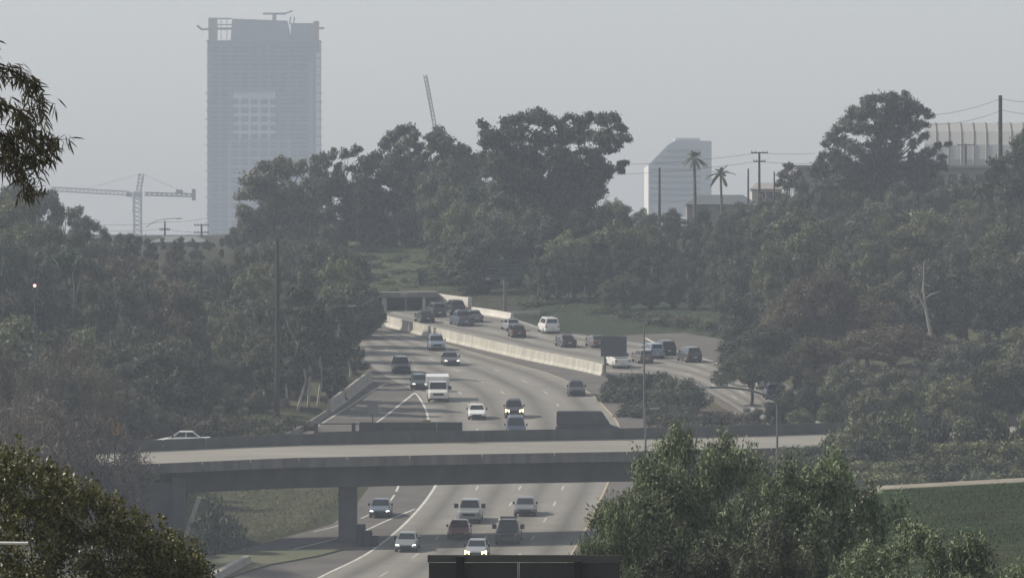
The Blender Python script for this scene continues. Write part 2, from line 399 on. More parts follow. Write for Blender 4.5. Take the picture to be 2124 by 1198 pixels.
# ------------------------------------------------------------------ road bridge across the freeway
BE = [(-200, 985), (100, 972), (250, 964), (600, 949), (1000, 941), (1300, 936), (1700, 926), (2124, 908), (2400, 892)]
def bridge_pt(px, s, z):
    D = 655 + 14 * (px - 250) / 1450
    p = P(px, lerp_table(BE, px), D); return Vector((p.x, p.y + s, p.z + z))
BX = [-200, -60, 100, 180, 250, 330, 420, 520, 620, 720, 850, 1000, 1150, 1300, 1450, 1600, 1750, 1900, 2050, 2230, 2400]
def bpart(name, sec, m, xs=BX, label=None):
    o = MB().quadring([[bridge_pt(x, s, z) - BO for s, z in sec] for x in xs]).build(name, m, BR)
    if label: o['label'] = label
    return o
BO = bridge_pt(720, 5, -6.5)
BR = empty('road_bridge', BO, None, 'low concrete road bridge crossing the freeway on a single dark pier', 'bridge')
DECK = mat('bridge_deck_concrete', (0.24, 0.228, 0.203), 0.9, var=0.12, scale=0.3, stretch=(0.25, 1.5, 1))
bpart('deck', [(0.302, -0.24), (7.2, 0.80), (7.6, 0.80), (11.2, 0.72), (11.2, 0.2), (7, 0.1), (0.302, -0.7)], DECK, label='sunlit banked concrete deck')
for a, b in zip(BX, BX[1:]):
    d = 0.6
    bpart('parapet', [(0, -0.78), (0, 0), (0.3, 0), (0.3, -0.78)], CONCDK, [a + d, (a + b) / 2, b - d])
    bpart('centre_barrier', [(7.12, 0.6), (7.2, 1.66), (7.42, 1.66), (7.5, 0.6)], SHADECON, [a + d, (a + b) / 2, b - d])
bpart('far_parapet', [(10.9, 0.5), (10.9, 1.5), (11.19, 1.5), (11.19, 0.5)], CONCDK)
bpart('girder', [(1.5, -0.42), (2.1, -2.45), (8.9, -2.45), (9.5, 0.3)], SHADECON, [330, 420, 520, 620, 720, 850, 1000, 1150, 1300, 1450, 1500])
# pier with base
pb = G(719, 1131); pt = bridge_pt(719, 4.5, -2.44)
def rect(c, hx, hy): return [(c[0] - hx, c[1] - hy, c[2]), (c[0] + hx, c[1] - hy, c[2]), (c[0] + hx, c[1] + hy, c[2]), (c[0] - hx, c[1] + hy, c[2])]
pc = Vector((pb.x, pt.y, 0)); zb = plane_z(pt.y)
PIERM = mat('dark_mottled_pier', (0.10, 0.095, 0.095), 0.9, var=0.25, scale=0.4)  # dark pier concrete with mottled tone
mb = MB(); mb.quadring([rect((0, 0, zb - 0.6), 0.72, 1.6), rect((0, 0, zb + 4.2), 0.72, 1.6), rect((0, 0, pt.z + 0.2), 0.95, 2.2)])
mb.v = [(x + pc.x - BO.x, y + pc.y - BO.y, z - BO.z) for x, y, z in mb.v]
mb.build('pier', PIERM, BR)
mb = MB(); x2 = pc.x + 27.5
mb.quadring([rect((x2 - BO.x, pc.y - BO.y + 3, zb - 0.6 - BO.z), 0.72, 1.6), rect((x2 - BO.x, pc.y - BO.y + 3, pt.z + 0.6 - BO.z), 0.85, 1.9)]).build('pier', PIERM, BR)
# left abutment
def slab(name, quad_near, depth, m, parent=None, D=None, o=Vector((0, 0, 0))):
    a = [Vector(p) - o for p in quad_near]; return MB().quadring([a, [p + Vector((0, depth, 0)) for p in a]]).build(name, m, parent)
ABD = 657.5
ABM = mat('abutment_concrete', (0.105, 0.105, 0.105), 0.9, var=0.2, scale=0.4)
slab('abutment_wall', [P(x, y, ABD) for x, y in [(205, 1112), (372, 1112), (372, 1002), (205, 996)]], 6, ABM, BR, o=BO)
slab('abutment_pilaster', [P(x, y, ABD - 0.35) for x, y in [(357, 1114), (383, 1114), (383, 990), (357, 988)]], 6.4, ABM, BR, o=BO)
MB().tube([P(284, 1112, ABD - 0.5) - BO, P(284, 1000, ABD - 0.5) - BO], 0.13).build('drain_pipe', CONCRETE, BR)
slab('drain_channel', [P(x, y, 652.2) for x, y in [(378, 1118), (388, 1118), (417, 1032), (409, 1030)]], 0.5, BARR, BR, o=BO)
# crash cushion beside the pier
cc = empty('crash_cushion', (pc.x + 1.25, pb.y - 0.5, plane_z(pb.y - 0.5)), None, 'row of dark stepped crash drums at the foot of the bridge pier', 'crash cushion')
RUB = mat('dark_rubber', (0.03, 0.03, 0.032), 0.8)
for i, (dx, h, r) in enumerate([(-0.1, 1.75, 0.36), (0.45, 1.25, 0.33), (0.95, 0.85, 0.3)]):
    mb = MB().tube([(dx, 0, 0.0), (dx, 0, h * 0.3), (dx, 0, h * 0.95), (dx, 0, h)], [r, r * 1.06, r, r * 0.8], 12); mb.build('drum', RUB, cc)

# ------------------------------------------------------------------ far underpass and side walls
FD = 926.0
fo = P(815, 661, FD)
fu = empty('far_underpass', fo, None, 'shaded concrete underpass with pale pillar where the departing lanes vanish', 'underpass')
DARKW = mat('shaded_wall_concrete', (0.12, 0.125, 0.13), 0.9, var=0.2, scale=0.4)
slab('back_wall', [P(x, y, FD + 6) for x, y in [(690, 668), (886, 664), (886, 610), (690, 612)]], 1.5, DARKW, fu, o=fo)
slab('beam', [P(x, y, FD) for x, y in [(690, 618), (905, 616), (905, 605), (690, 607)]], 9, CONCDK, fu, o=fo)
for x, w in ((797, 5), (879, 3), (842, 2.2)):
    slab('pillar', [P(a, y, FD + 0.2) for a, y in [(x - w, 666), (x + w, 666), (x + w, 617.5), (x - w, 617.5)]], 0.8, BARR if x != 842 else CONCDK, fu, o=fo)
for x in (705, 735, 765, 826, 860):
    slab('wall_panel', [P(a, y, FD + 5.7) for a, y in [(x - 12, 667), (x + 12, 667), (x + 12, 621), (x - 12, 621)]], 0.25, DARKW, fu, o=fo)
WALLP = mat('pale_wall', (0.52, 0.50, 0.45), 0.9, var=0.12, scale=0.5)
rw = smooth_path([G(880, 636), G(925, 643), G(975, 649)], 4)
jersey('retaining_wall', rw, 1.7, WALLP, 'pale retaining wall along the far bend of the departing lanes', 'wall', wb=0.8, wt=0.5)
jersey('far_side_barrier', smooth_path([G(978, 649), G(1020, 655), G(1062, 662)], 4), 0.7, WALLP, 'low pale barrier right of the far bend, past the retaining wall', 'barrier')
def guardrail(name, pts, label, m, h=0.75):
    pts = resample(pts, 2.0); r = empty(name, pts[0], None, label, 'guardrail')
    rail = MB(); o0 = pts[0]
    rings = []
    for i, p in enumerate(pts):
        q = p - o0; rings.append([q + Vector((0, -0.05, h)), q + Vector((0, 0.05, h)), q + Vector((0, 0.05, h - 0.32)), q + Vector((0, -0.05, h - 0.32))])
    rail.quadring(rings).build('rail', m, r)
    for p in pts[::2]:
        q = p - o0; MB().box(q.x - 0.06, q.x + 0.06, q.y + 0.06, q.y + 0.2, q.z - 0.5, q.z + h).build('post', CONCDK, r)
    return r
GALV = mat('galvanised_steel', (0.5, 0.5, 0.5), 0.5, 0.3)
def TG(px, D, dz=0):
    X = (px - CX) / F * D; return Vector((X, D, terrain(X, D) + dz))
guardrail('guardrail', [TG(1040, 921), TG(1075, 922), TG(1122, 924)], 'pale guardrail on the grass above the departing lanes', mat('pale_rail', (0.55, 0.53, 0.48), 0.7))
guardrail('guardrail', [bridge_pt(x, 11.9, 0.75) for x in (1480, 1600, 1720, 1850, 2000, 2150)], 'long dark guardrail behind the bridge road at right', mat('dull_rail', (0.16, 0.17, 0.18), 0.6))

# ------------------------------------------------------------------ unfinished tower
TD = 3800.0; k = TD / F
to = P(547, 500, TD)
tw = empty('highrise_tower', to, None, 'tall unfinished grey tower with open frame at its top, hazy in the distance', 'tower')
TCORE = mat('tower_curtain', (0.135, 0.15, 0.165), 0.6, var=0.1, scale=0.05)
TLITE = mat('tower_pale_frame', (0.50, 0.51, 0.50), 0.8); TMID = mat('tower_mid_frame', (0.24, 0.245, 0.25), 0.8)
TGLS = mat('tower_window', (0.055, 0.065, 0.08), 0.25); TSLAB = mat('tower_slab', (0.20, 0.205, 0.21), 0.8); TYEL = mat('tower_ochre', (0.21, 0.17, 0.12), 0.8)
def tx(px): return (px - 547) * k
def tz(py): return (500 - py) * k
MB().box(tx(430), tx(663), 0, 30, -8, tz(84)).build('core', TCORE, tw)
for i in range(24):
    y = 84 + 18 * i; e = 1.5 if i > 5 else -0.5
    MB().box(tx(428 - e - (i % 3 == 0)), tx(665 + e * 0.6), -0.9, 30.5, tz(y) - 0.45, tz(y) + 0.002 * i).build('floor_slab', TSLAB, tw)
MB().box(tx(484), tx(571), -0.75, 0.3, tz(288), tz(190)).build('pale_frame', TLITE, tw)
MB().box(tx(472), tx(604), -0.62, 0.3, -8, tz(288.5)).build('lower_frame', TMID, tw)
MB().box(tx(642), tx(650), -0.85, 0.3, -8, tz(130)).build('pier_strip', TMID, tw)
MB().box(tx(655), tx(664), -0.85, 0.3, -8, tz(110)).build('pier_strip', TLITE, tw)
wmesh = None
for r in range(22):
    yc = 93 + 18 * r
    for c in range(11):
        xc = 447 + 20.2 * c + (0 if c < 9 else -3)
        if 640 < xc + 7 and xc - 7 < 652: xc = 630
        front = -0.78 if (484 < xc < 571 and 190 < yc < 288) else (-0.65 if 472 < xc < 604 and yc > 288 else -0.03)
        if wmesh is None:
            o = MB().box(-1.55, 1.55, -0.12, 0, -1.25, 1.25).build('window', TGLS, tw); wmesh = o.data
        else: o = link('window', wmesh, None, tw)
        o.location = (tx(xc), front, tz(yc + 9) - 0.2)
# open top works
MB().box(tx(432), tx(450), 0.5, 9, tz(83.7), tz(37)).build('corner_column', TYEL, tw)
MB().box(tx(650), tx(661), 0.5, 9, tz(83.7), tz(44)).build('corner_column', TYEL, tw)
MB().quadring([[(tx(478), 2, tz(83.6)), (tx(602), 2, tz(83.6)), (tx(602), 26, tz(83.6)), (tx(478), 26, tz(83.6))], [(tx(481), 2, tz(39)), (tx(594), 2, tz(43)), (tx(594), 26, tz(43)), (tx(481), 26, tz(39))]]).build('plant_room', TSLAB, tw)
MB().box(tx(602.5), tx(650), 3, 20, tz(83.5), tz(48)).build('plant_room', TSLAB, tw)
for y, h in ((37, 0.7), (50, 0.5), (57, 1.1)): MB().box(tx(450.3), tx(480), 4, 4.8, tz(y) - h, tz(y)).build('frame_beam', TSLAB, tw)
for x in (458, 470): MB().box(tx(x) - 0.15, tx(x) + 0.15, 4.1, 4.6, tz(83), tz(37.4)).build('frame_post', TSLAB, tw)
MB().tube([(tx(432), 4, tz(60)), (tx(418), 4, tz(61)), (tx(408), 4, tz(53))], 0.55).build('outrigger', TSLAB, tw)
MB().tube([(tx(661), 4, tz(59)), (tx(672), 4, tz(58))], 0.5).build('outrigger', TSLAB, tw)
MB().tube([(tx(568), 8, tz(45)), (tx(568), 8, tz(28))], 0.9).build('derrick_post', TSLAB, tw)
MB().box(tx(545), tx(592), 6, 10, tz(30), tz(26)).build('derrick_platform', TSLAB, tw)
MB().tube([(tx(588), 8, tz(28)), (tx(606), 8, tz(22))], 0.4).build('derrick_boom', TSLAB, tw)
for x in (600, 608): MB().tube([(tx(x), 8, tz(50)), (tx(x + 2), 8, tz(34))], 0.3).build('derrick_stay', TSLAB, tw)

# ------------------------------------------------------------------ tower crane and luffing boom
def lattice(mb, a, b, w, n, r, up=Vector((0, 1, 0))):
    a, b = Vector(a), Vector(b); d = (b - a).normalized(); u = d.cross(up).normalized() * w / 2; v = d.cross(u).normalized() * w / 2
    cs = [u + v, u - v, -u - v, -u + v]
    for c in cs: mb.tube([a + c, b + c], r, 4)
    for i in range(n):
        p = a.lerp(b, i / n); q = a.lerp(b, (i + 1) / n)
        for j in range(4):
            e, f = cs[j], cs[(j + 1) % 4]
            mb.tube([p + e, q + f] if i % 2 else [p + f, q + e], r * 0.7, 3)
CD = 3000.0; co = P(285, 500, CD); co.z -= 6
cr = empty('tower_crane', co, None, 'pale grey tower crane with long jib left of the highrise', 'crane')
CRM = mat('crane_pale', (0.36, 0.37, 0.39), 0.6); CRD = mat('crane_grey', (0.13, 0.13, 0.14), 0.6)
cp = lambda x, y: P(x, y, CD) - co
mb = MB(); lattice(mb, Vector((0, 0, 0)), cp(285, 408), 2.7, 14, 0.34); mb.build('mast', CRM, cr)
mb = MB(); lattice(mb, cp(268, 401), cp(108, 392), 1.4, 18, 0.17); mb.build('jib', CRD, cr)
mb = MB(); lattice(mb, cp(300, 402), cp(402, 405), 1.0, 10, 0.24); mb.build('counter_jib', CRD, cr)
mb = MB(); lattice(mb, cp(286, 404), cp(293, 360), 1.7, 6, 0.26); mb.build('tower_top', CRM, cr)
c = cp(402, 405); MB().box(c.x - 0.7, c.x + 0.7, -1, 1, c.z - 1.8, c.z + 2.2).build('counterweight', CRD, cr)
c = cp(372, 399); MB().box(c.x - 1.2, c.x + 1.2, -1, 1, c.z - 0.6, c.z + 1.0).build('winch', CRD, cr)
c = cp(286, 402); MB().box(c.x - 1.6, c.x + 1.6, -1.5, 1.5, c.z - 1.2, c.z + 0.8).build('slewing_platform', CRM, cr)
c = cp(269, 404); MB().box(c.x - 1.2, c.x + 1.0, -1, 1, c.z - 0.7, c.z + 0.9).build('operator_cab', CRD, cr)
MB().tube([cp(293, 360), cp(180, 391)], 0.06, 4).build('pendant', CRD, cr); MB().tube([cp(293, 360), cp(385, 400)], 0.06, 4).build('pendant', CRD, cr)
LD = 2200.0; lo = P(930, 462, LD)
lc = empty('mobile_crane', lo, None, 'thin lattice crane boom leaning left above the eucalyptus trees', 'crane')
mb = MB(); lattice(mb, P(928, 440, LD) - lo, P(902, 262, LD) - lo, 1.05, 16, 0.15); lattice(mb, P(902, 262, LD) - lo, P(882, 156, LD) - lo, 0.8, 12, 0.13); mb.build('boom', mat('boom_red', (0.22, 0.13, 0.10), 0.6), lc)
MB().box(-2.2, 2.2, -1.5, 1.5, 1.0, 3.2).build('cab', CRM, lc); MB().box(-2.8, 2.8, -1.8, 1.8, 0, 1.0).build('track_base', CRD, lc)
MB().tube([P(884, 158, LD) - lo, P(899, 262, LD) - lo], 0.05, 4).build('hoist_line', CRD, lc)

# ------------------------------------------------------------------ other buildings on the skyline
WD = 2400.0; k2 = WD / F; wo_ = P(1399, 424, WD); wo_.z -= 4
wb_ = empty('office_block', wo_, None, 'pale office block with one sloping shoulder behind the palms', 'building')
WPALE = mat('office_pale', (0.52, 0.54, 0.56), 0.7); WBAND = mat('office_glass', (0.34, 0.37, 0.40), 0.4)
ol = [(1345, 450), (1457, 450), (1457, 292), (1404, 290), (1385, 301), (1345, 342)]
fr = [P(x, y, WD) - wo_ for x, y in ol]
MB().quadring([fr, [p + Vector((3, 16, 0)) for p in fr]]).build('wall', WPALE, wb_)
sd_ = [P(1345, 450, WD) - wo_, P(1345, 343, WD) - wo_, P(1337, 348, WD) - wo_ + Vector((0, 9, 0)), P(1337, 450, WD) - wo_ + Vector((0, 9, 0))]
MB().quadring([sd_, [p + Vector((0.4, 6, 0)) for p in sd_]]).build('side_wall', mat('office_sunlit_side', (0.6, 0.59, 0.56), 0.7), wb_)  # left face coloured lighter and warmer to paint in its sunlight
for i in range(9):
    y = 310 + i * 13; xl = 1349 + max(0, 345 - y)
    a = P(xl, y, WD) - wo_; b = P(1453, y + 6.5, WD) - wo_
    MB().box(a.x, b.x, -0.12, 0.05, b.z, a.z).build('window_band', WBAND, wb_)
a = P(1400, 291, WD) - wo_; b = P(1452, 286, WD) - wo_; MB().box(a.x, b.x, 2, 14, a.z - 0.3, b.z).build('roof_plant', WPALE, wb_)
# ribbed pale roof at right
HD = 1500.0; ho = TG(2060, HD); 
hb = empty('ribbed_hall', ho, None, 'pale hall with ribbed curved roof at the right edge of the skyline', 'building')
HP = mat('hall_panel', (0.33, 0.33, 0.315), 0.6); HR = mat('hall_rib', (0.20, 0.18, 0.17), 0.7)
pr = [(345, 0), (330, 0.2), (300, 1.0), (272, 2.6), (254, 5.0)]
def hp(x, i): y, d = pr[i]; p = P(x - (y - 254) * -0.0 - (345 - y) * -0.05, y, HD) - ho; p.y += d * 2; return p
for xa in range(1916, 2240, 26):
    rings = [[hp(xa, i), hp(xa + 24, i), hp(xa + 24, i) + Vector((0, 1.5, -0.05)), hp(xa, i) + Vector((0, 1.5, -0.05))] for i in range(5)]
    MB().quadring(rings).build('roof_panel', HP, hb)
    MB().tube([hp(xa + 25, i) + Vector((0, -0.05, 0.05)) for i in range(5)], 0.16, 5).build('rib', HR, hb)
a, b = P(1905, 345, HD) - ho, P(2260, 345, HD) - ho
MB().box(a.x, b.x, 0, 22, -2, a.z - 0.02).build('wall', mat('hall_wall', (0.36, 0.35, 0.33), 0.8), hb)
# long low building and gabled house among the right trees
LDb = 1120.0; lo2 = TG(1860, LDb)
lb = empty('low_building', lo2, None, 'long flat-roofed grey building behind the trees on the right hill', 'building')
BW = mat('plaster_grey', (0.22, 0.20, 0.19), 0.9, var=0.1, scale=0.3)
a, b = P(1655, 348, LDb) - lo2, P(2180, 350, LDb) - lo2
MB().box(a.x, b.x, 0, 14, -3, a.z).build('wall', BW, lb); MB().box(a.x - 0.3, b.x + 0.3, -0.3, 14.3, a.z + 0.003, a.z + 0.35).build('roof', CONCRETE, lb)
for i in range(9):
    x = a.x + 2.2 + i * 3.6; MB().box(x, x + 1.6, -0.05, 0.1, a.z - 2.1, a.z - 0.9).build('window', TGLS, lb)
def house(name, px0, px1, ye, yr, D, label, wm, rm):
    o_ = TG((px0 + px1) / 2, D); h = empty(name, o_, None, label, 'house')
    a, b = P(px0, ye, D) - o_, P(px1, ye, D) - o_; r = P((px0 + px1) / 2, yr, D) - o_
    MB().box(a.x, b.x, 0, 9, -2, a.z).build('wall', wm, h)
    w = (b.x - a.x) * 0.32
    MB().quadring([[(a.x - 0.4, -0.4, a.z + 0.003), (b.x + 0.4, -0.4, a.z + 0.003), (b.x + 0.4, 9.4, a.z + 0.003), (a.x - 0.4, 9.4, a.z + 0.003)], [(r.x - w, 4, r.z), (r.x + w, 4, r.z), (r.x + w, 5, r.z), (r.x - w, 5, r.z)]]).build('roof', rm, h)
    for i in range(3):
        x = a.x + (b.x - a.x) * (0.2 + 0.27 * i); MB().box(x, x + 0.9, -0.05, 0.1, a.z - 1.5, a.z - 0.4).build('window', TGLS, h)
    return h
ROOFT = mat('slate_roof', (0.085, 0.10, 0.11), 0.7, var=0.1, scale=0.6)
house('house', 1425, 1568, 424, 404, 1110, 'house with blue grey hipped roof below the two palms', BW, ROOFT)
house('house', 1560, 1622, 392, 379, 1130, 'small pale roofed house between the palms and the round tree', mat('pale_plaster', (0.4, 0.38, 0.35), 0.9), mat('pale_roof', (0.26, 0.245, 0.24), 0.8))
house('house', 318, 425, 502, 490, 1130, 'grey roofed house under the street lamp on the left skyline', BW, mat('grey_roof', (0.16, 0.16, 0.165), 0.8))
house('house', 425, 600, 510, 500, 1300, 'long low house below the tower on the left skyline', BW, ROOFT)

# ------------------------------------------------------------------ poles, lamps, wires
WOODP = mat('pole_wood', (0.03, 0.026, 0.024), 0.9, var=0.2, scale=1.0); STEELP = mat('lamp_steel', (0.11, 0.115, 0.115), 0.6, 0.0); DKST = mat('dark_steel', (0.035, 0.04, 0.045), 0.6)
LENS = mat('lamp_lens', (0.32, 0.32, 0.30), 0.3)
def base_at(px, D): return TG(px, D)
def utility_pole(px, ytop, D, r, arms, label, lean=0):
    b = base_at(px, D); o_ = empty('utility_pole', b, None, label, 'utility pole')
    t_ = P(px + lean, ytop, D) - b
    MB().tube([(0, 0, -0.6), t_], [r * 1.25, r * 0.85], 8).build('pole', WOODP, o_)
    for dy, half in arms:
        c = P(px + lean, ytop + dy, D) - b; MB().box(c.x - half, c.x + half, c.y - r - 0.12, c.y - r, c.z - 0.08, c.z + 0.08).build('crossarm', WOODP, o_)
        for s in (-0.9, -0.45, 0.45, 0.9): MB().tube([(c.x + s * half, c.y - r - 0.06, c.z + 0.08), (c.x + s * half, c.y - r - 0.06, c.z + 0.32)], [0.06, 0.04], 6).build('insulator', STEELP, o_)
    return P(px + lean, ytop, D)
utility_pole(575, 492, 781, 0.2, [], 'thick bare wooden pole rising from the left trees beside the exit ramp')
utility_pole(1575, 315, 1090, 0.16, [(2, 1.1), (20, 0.8)], 'wooden utility pole with two crossarms right of the short palm')
utility_pole(1552, 350, 1080, 0.12, [], 'thin bare pole just left of the double crossarm pole')
utility_pole(1606, 356, 1080, 0.1, [], 'short thin pole left of the rounded tree on the right hill')
utility_pole(1368, 348, 1085, 0.15, [], 'bare pole in front of the pale office block')
utility_pole(2075, 198, 1000, 0.26, [], 'tallest thick pole at the right edge of the skyline')
utility_pole(2003, 298, 1400, 0.2, [(3, 1.4)], 'distant crossarm pole in front of the ribbed hall')
utility_pole(342, 458, 1250, 0.13, [(18, 0.8)], 'left of two distant crossarm poles beside the tower')
utility_pole(418, 464, 1350, 0.15, [(3, 1.2), (18, 1.2)], 'distant pole with two crossarms touching the left edge of the tower')
def wires(name, label, spans, r=0.022):
    o_ = None; w = empty(name, spans[0][0], None, label, 'power line')
    for a, b, sag in spans:
        pts = [a.lerp(b, i / 8) - Vector((0, 0, sag * 4 * (i / 8) * (1 - i / 8))) - spans[0][0] for i in range(9)]
        MB().tube(pts, r, 4).build('wire', DKST, w)
W = lambda x, y, D=1085: P(x, y, D)
wires('power_line', 'power lines strung from the right hill pole to the big eucalyptus', [(W(1575, 317), W(1270, 342), 0.3), (W(1575, 334), W(1275, 362), 0.3), (W(1575, 317), W(1690, 318), 0.15), (W(1575, 335), W(1700, 338), 0.15)])
wires('power_line', 'power lines running left and right from the tallest pole', [(P(2075, 205, 1000), P(1900, 240, 1000), 0.5), (P(2075, 230, 1000), P(1920, 258, 1000), 0.5), (P(2075, 205, 1000), P(2200, 210, 1000), 0.3), (P(2075, 228, 1000), P(2200, 236, 1000), 0.3)])
wires('power_line', 'thin power lines low across the left skyline under the crane', [(P(200, 466, 1250), P(342, 460, 1250), 0.2), (P(342, 460, 1250), P(430, 452, 1250), 0.2), (P(220, 478, 1250), P(342, 474, 1250), 0.2), (P(342, 474, 1250), P(430, 482, 1250), 0.2)])
def lamp(px, ytop, D, label, arms, r=0.11, base=None, ar=0.04):
    b = base if base is not None else base_at(px, D); o_ = empty('street_lamp', b, None, label, 'street lamp')
    t_ = P(px, ytop, D) - b
    MB().tube([(0, 0, -0.3), (t_.x, t_.y, t_.z)], [r, r * 0.6], 8).build('pole', STEELP, o_)
    for pts in arms:
        q = smooth_path([P(x, y, D) - b for x, y in pts], 5); a = MB().tube(q, ar, 6).build('arm', STEELP, o_)
        e = q[-1]; d = 1 if q[-1].x > q[-2].x else -1
        MB().quadring([[(e.x, e.y - 0.12, e.z - 0.1), (e.x, e.y + 0.12, e.z - 0.1), (e.x, e.y + 0.1, e.z + 0.06), (e.x, e.y - 0.1, e.z + 0.06)], [(e.x + d * 0.75, e.y - 0.14, e.z - 0.05), (e.x + d * 0.75, e.y + 0.14, e.z - 0.05), (e.x + d * 0.75, e.y + 0.1, e.z + 0.08), (e.x + d * 0.75, e.y - 0.1, e.z + 0.08)]]).build('lamp_head', LENS, a)
    return o_
lamp(1336, 672, 745, 'tall steel lamp post rising in front of the median shrubs', [[(1336, 674), (1341, 664), (1350, 661)]])
lamp(1339, 848, 648, 'shorter lamp post in front of the bridge, beside the tall willow', [[(1339, 850), (1344, 847), (1348, 847)]])
lamp(742, 640, 858, 'lamp post with long arm reaching over the oncoming lanes at left', [[(742, 640), (760, 628), (795, 612), (830, 609)], [(742, 640), (720, 631), (690, 630)]])
lamp(638, 690, 800, 'slim lamp post standing in the left trees with arm curving right', [[(638, 690), (650, 655), (690, 636), (722, 634)]])
lamp(1612, 836, 640, 'dark lamp post with long arm curving left, behind the wide willows', [[(1612, 838), (1602, 826), (1560, 810), (1510, 803), (1472, 803)]], ar=0.085)
lamp(302, 484, 1140, 'street lamp with long sloping arm on the left skyline beside the crane', [[(302, 472), (322, 459), (345, 454), (366, 453)]], r=0.08)
lamp(1492, 545, 950, 'faint lamp post among the dark trees right of the big eucalyptus', [[(1492, 545), (1498, 541), (1503, 540)]])

# ------------------------------------------------------------------ signs
SBACK = mat('sign_back', (0.055, 0.06, 0.066), 0.5, 0.0); SGREEN = mat('sign_green', (0.022, 0.05, 0.042), 0.6); SPALE = mat('sign_back_pale', (0.16, 0.155, 0.16), 0.6)
def sign_panel(name, x0, x1, y0, y1, D, m, root, o_, n=1):
    for i in range(n):
        a = P(x0 + (x1 - x0) * i / n, y0, D) - o_; b = P(x0 + (x1 - x0) * (i + 1) / n, y1, D) - o_
        MB().box(a.x + 0.004, b.x - 0.004, a.y, a.y + 0.05, b.z, a.z).build(name, m, root)
# large back of a guide sign close to the camera
ND = 150.0; no = base_at(1075, ND)
ns = empty('guide_sign', no, None, 'back of a wide dark guide sign on black posts at the bottom', 'sign')
NB_ = mat('near_sign_back', (0.028, 0.029, 0.027), 0.6, var=0.15, scale=3.0); NB2 = mat('near_sign_frame', (0.06, 0.058, 0.053), 0.6, var=0.1, scale=3); BLK = mat('black_post', (0.004, 0.004, 0.005), 0.8)
for x0, x1 in ((889, 1074), (1077, 1286)):
    sign_panel('panel', x0, x1, 1166, 1390, ND, NB_, ns, no)
a = P(887, 1150, ND) - no; b = P(1289, 1165, ND) - no; MB().box(a.x, b.x, a.y - 0.03, a.y + 0.06, b.z, a.z).build('top_rail', NB2, ns)
a = P(1074.2, 1165.5, ND) - no; b = P(1076.8, 1390, ND) - no; MB().box(a.x, b.x, a.y - 0.012, a.y + 0.04, b.z, a.z - 0.002).build('seam_strip', NB2, ns)
for x, y in ((955, 1152), (1200, 1162)):
    c = P(x, y, ND) - no; MB().box(c.x - 0.075, c.x + 0.075, c.y - 0.17, c.y - 0.035, -0.6, c.z).build('post', BLK, ns)
# sign seen from behind over the departing lanes
sb = G(1255, 775); so = Vector((sb.x, sb.y, sb.z)); D_ = sb.y
s1 = empty('road_sign', so, None, 'dark square sign back on a post at the end of the median barrier', 'sign')
sign_panel('panel', 1246, 1300, 697, 739, D_, SBACK, s1, so)
c = P(1256, 739, D_) - so; MB().box(-0.09, 0.09, 0.06, 0.2, -0.4, c.z + 1.4).build('post', DKST, s1)
D_ = 800.0; so = Vector((0, 0, 0)) + G(773, 884); D_ = so.y
s2 = empty('road_sign', so, None, 'small square sign back standing in the exit gore', 'sign')
sign_panel('panel', 762, 785, 833, 858, D_, SPALE, s2, so); MB().box(-0.05, 0.05, 0.06, 0.14, -0.3, 2.0).build('post', DKST, s2)
so = TG(1047, 925); D_ = 925
s3 = empty('overhead_sign', so, None, 'dark slatted sign frame on one pole in front of the eucalyptus trunks', 'sign')
for y in (538, 546, 554, 562, 570):
    a = P(1012, y, D_) - so; b = P(1084, y + 5, D_) - so; MB().box(a.x, b.x, -0.1, 0.05, b.z, a.z).build('slat', SGREEN, s3)
for x in (1012, 1047, 1084): a = P(x, 534, D_) - so; b = P(x, 580, D_) - so; MB().box(a.x - 0.07, a.x + 0.07, 0.06, 0.2, b.z, a.z).build('frame_post', DKST, s3)
a = P(1010, 577, D_) - so; MB().box(a.x, a.x + 3.9, -0.6, 0.05, a.z - 0.12, a.z).build('catwalk', STEELP, s3)
MB().tube([(0, 0.25, -0.4), (0, 0.25, (P(1047, 580, D_) - so).z)], 0.16, 8).build('pole', STEELP, s3)
a = P(1012, 578, D_) - so; MB().box(a.x - 0.25, a.x + 0.25, -0.7, -0.4, a.z - 0.1, a.z + 0.12).build('lamp', LENS, s3)
so = TG(891, 968); D_ = 968
s4 = empty('overhead_sign', so, None, 'green sign panel in front of the grassy cut slope', 'sign')
a = P(868, 567, D_) - so; b = P(915, 596, D_) - so
MB().box(a.x, b.x, 0, 0.08, b.z, a.z).build('panel', SGREEN, s4)
for x in (876, 907): c = P(x, 567, D_) - so; MB().box(c.x - 0.06, c.x + 0.06, 0.09, 0.2, -0.4, c.z).build('post', DKST, s4)
# yellow chevron sign left of the bridge
so = P(238, 935, 640.0); D_ = 640.0
s5 = empty('chevron_sign', so, None, 'yellow warning sign with black arrow in the left brush', 'sign')
YEL = mat('sign_yellow', (0.42, 0.22, 0.03), 0.6)
a = P(230, 875, D_) - so; b = P(247, 902, D_) - so
MB().box(a.x, b.x, 0, 0.04, b.z, a.z).build('panel', YEL, s5)
cz = (a.z + b.z) / 2; cxx = (a.x + b.x) / 2
MB().quadring([[(cxx + 0.12, -0.012, cz + 0.42), (cxx + 0.22, -0.012, cz + 0.30), (cxx, -0.012, cz), (cxx + 0.22, -0.012, cz - 0.30), (cxx + 0.12, -0.012, cz - 0.42), (cxx - 0.2, -0.012, cz)],
               [(cxx + 0.12, -0.002, cz + 0.42), (cxx + 0.22, -0.002, cz + 0.30), (cxx, -0.002, cz), (cxx + 0.22, -0.002, cz - 0.30), (cxx + 0.12, -0.002, cz - 0.42), (cxx - 0.2, -0.002, cz)]]).build('arrow', BLK, s5)
MB().box(-0.05, 0.05, 0.05, 0.12, -4.5, a.z - 0.1).build('post', DKST, s5)
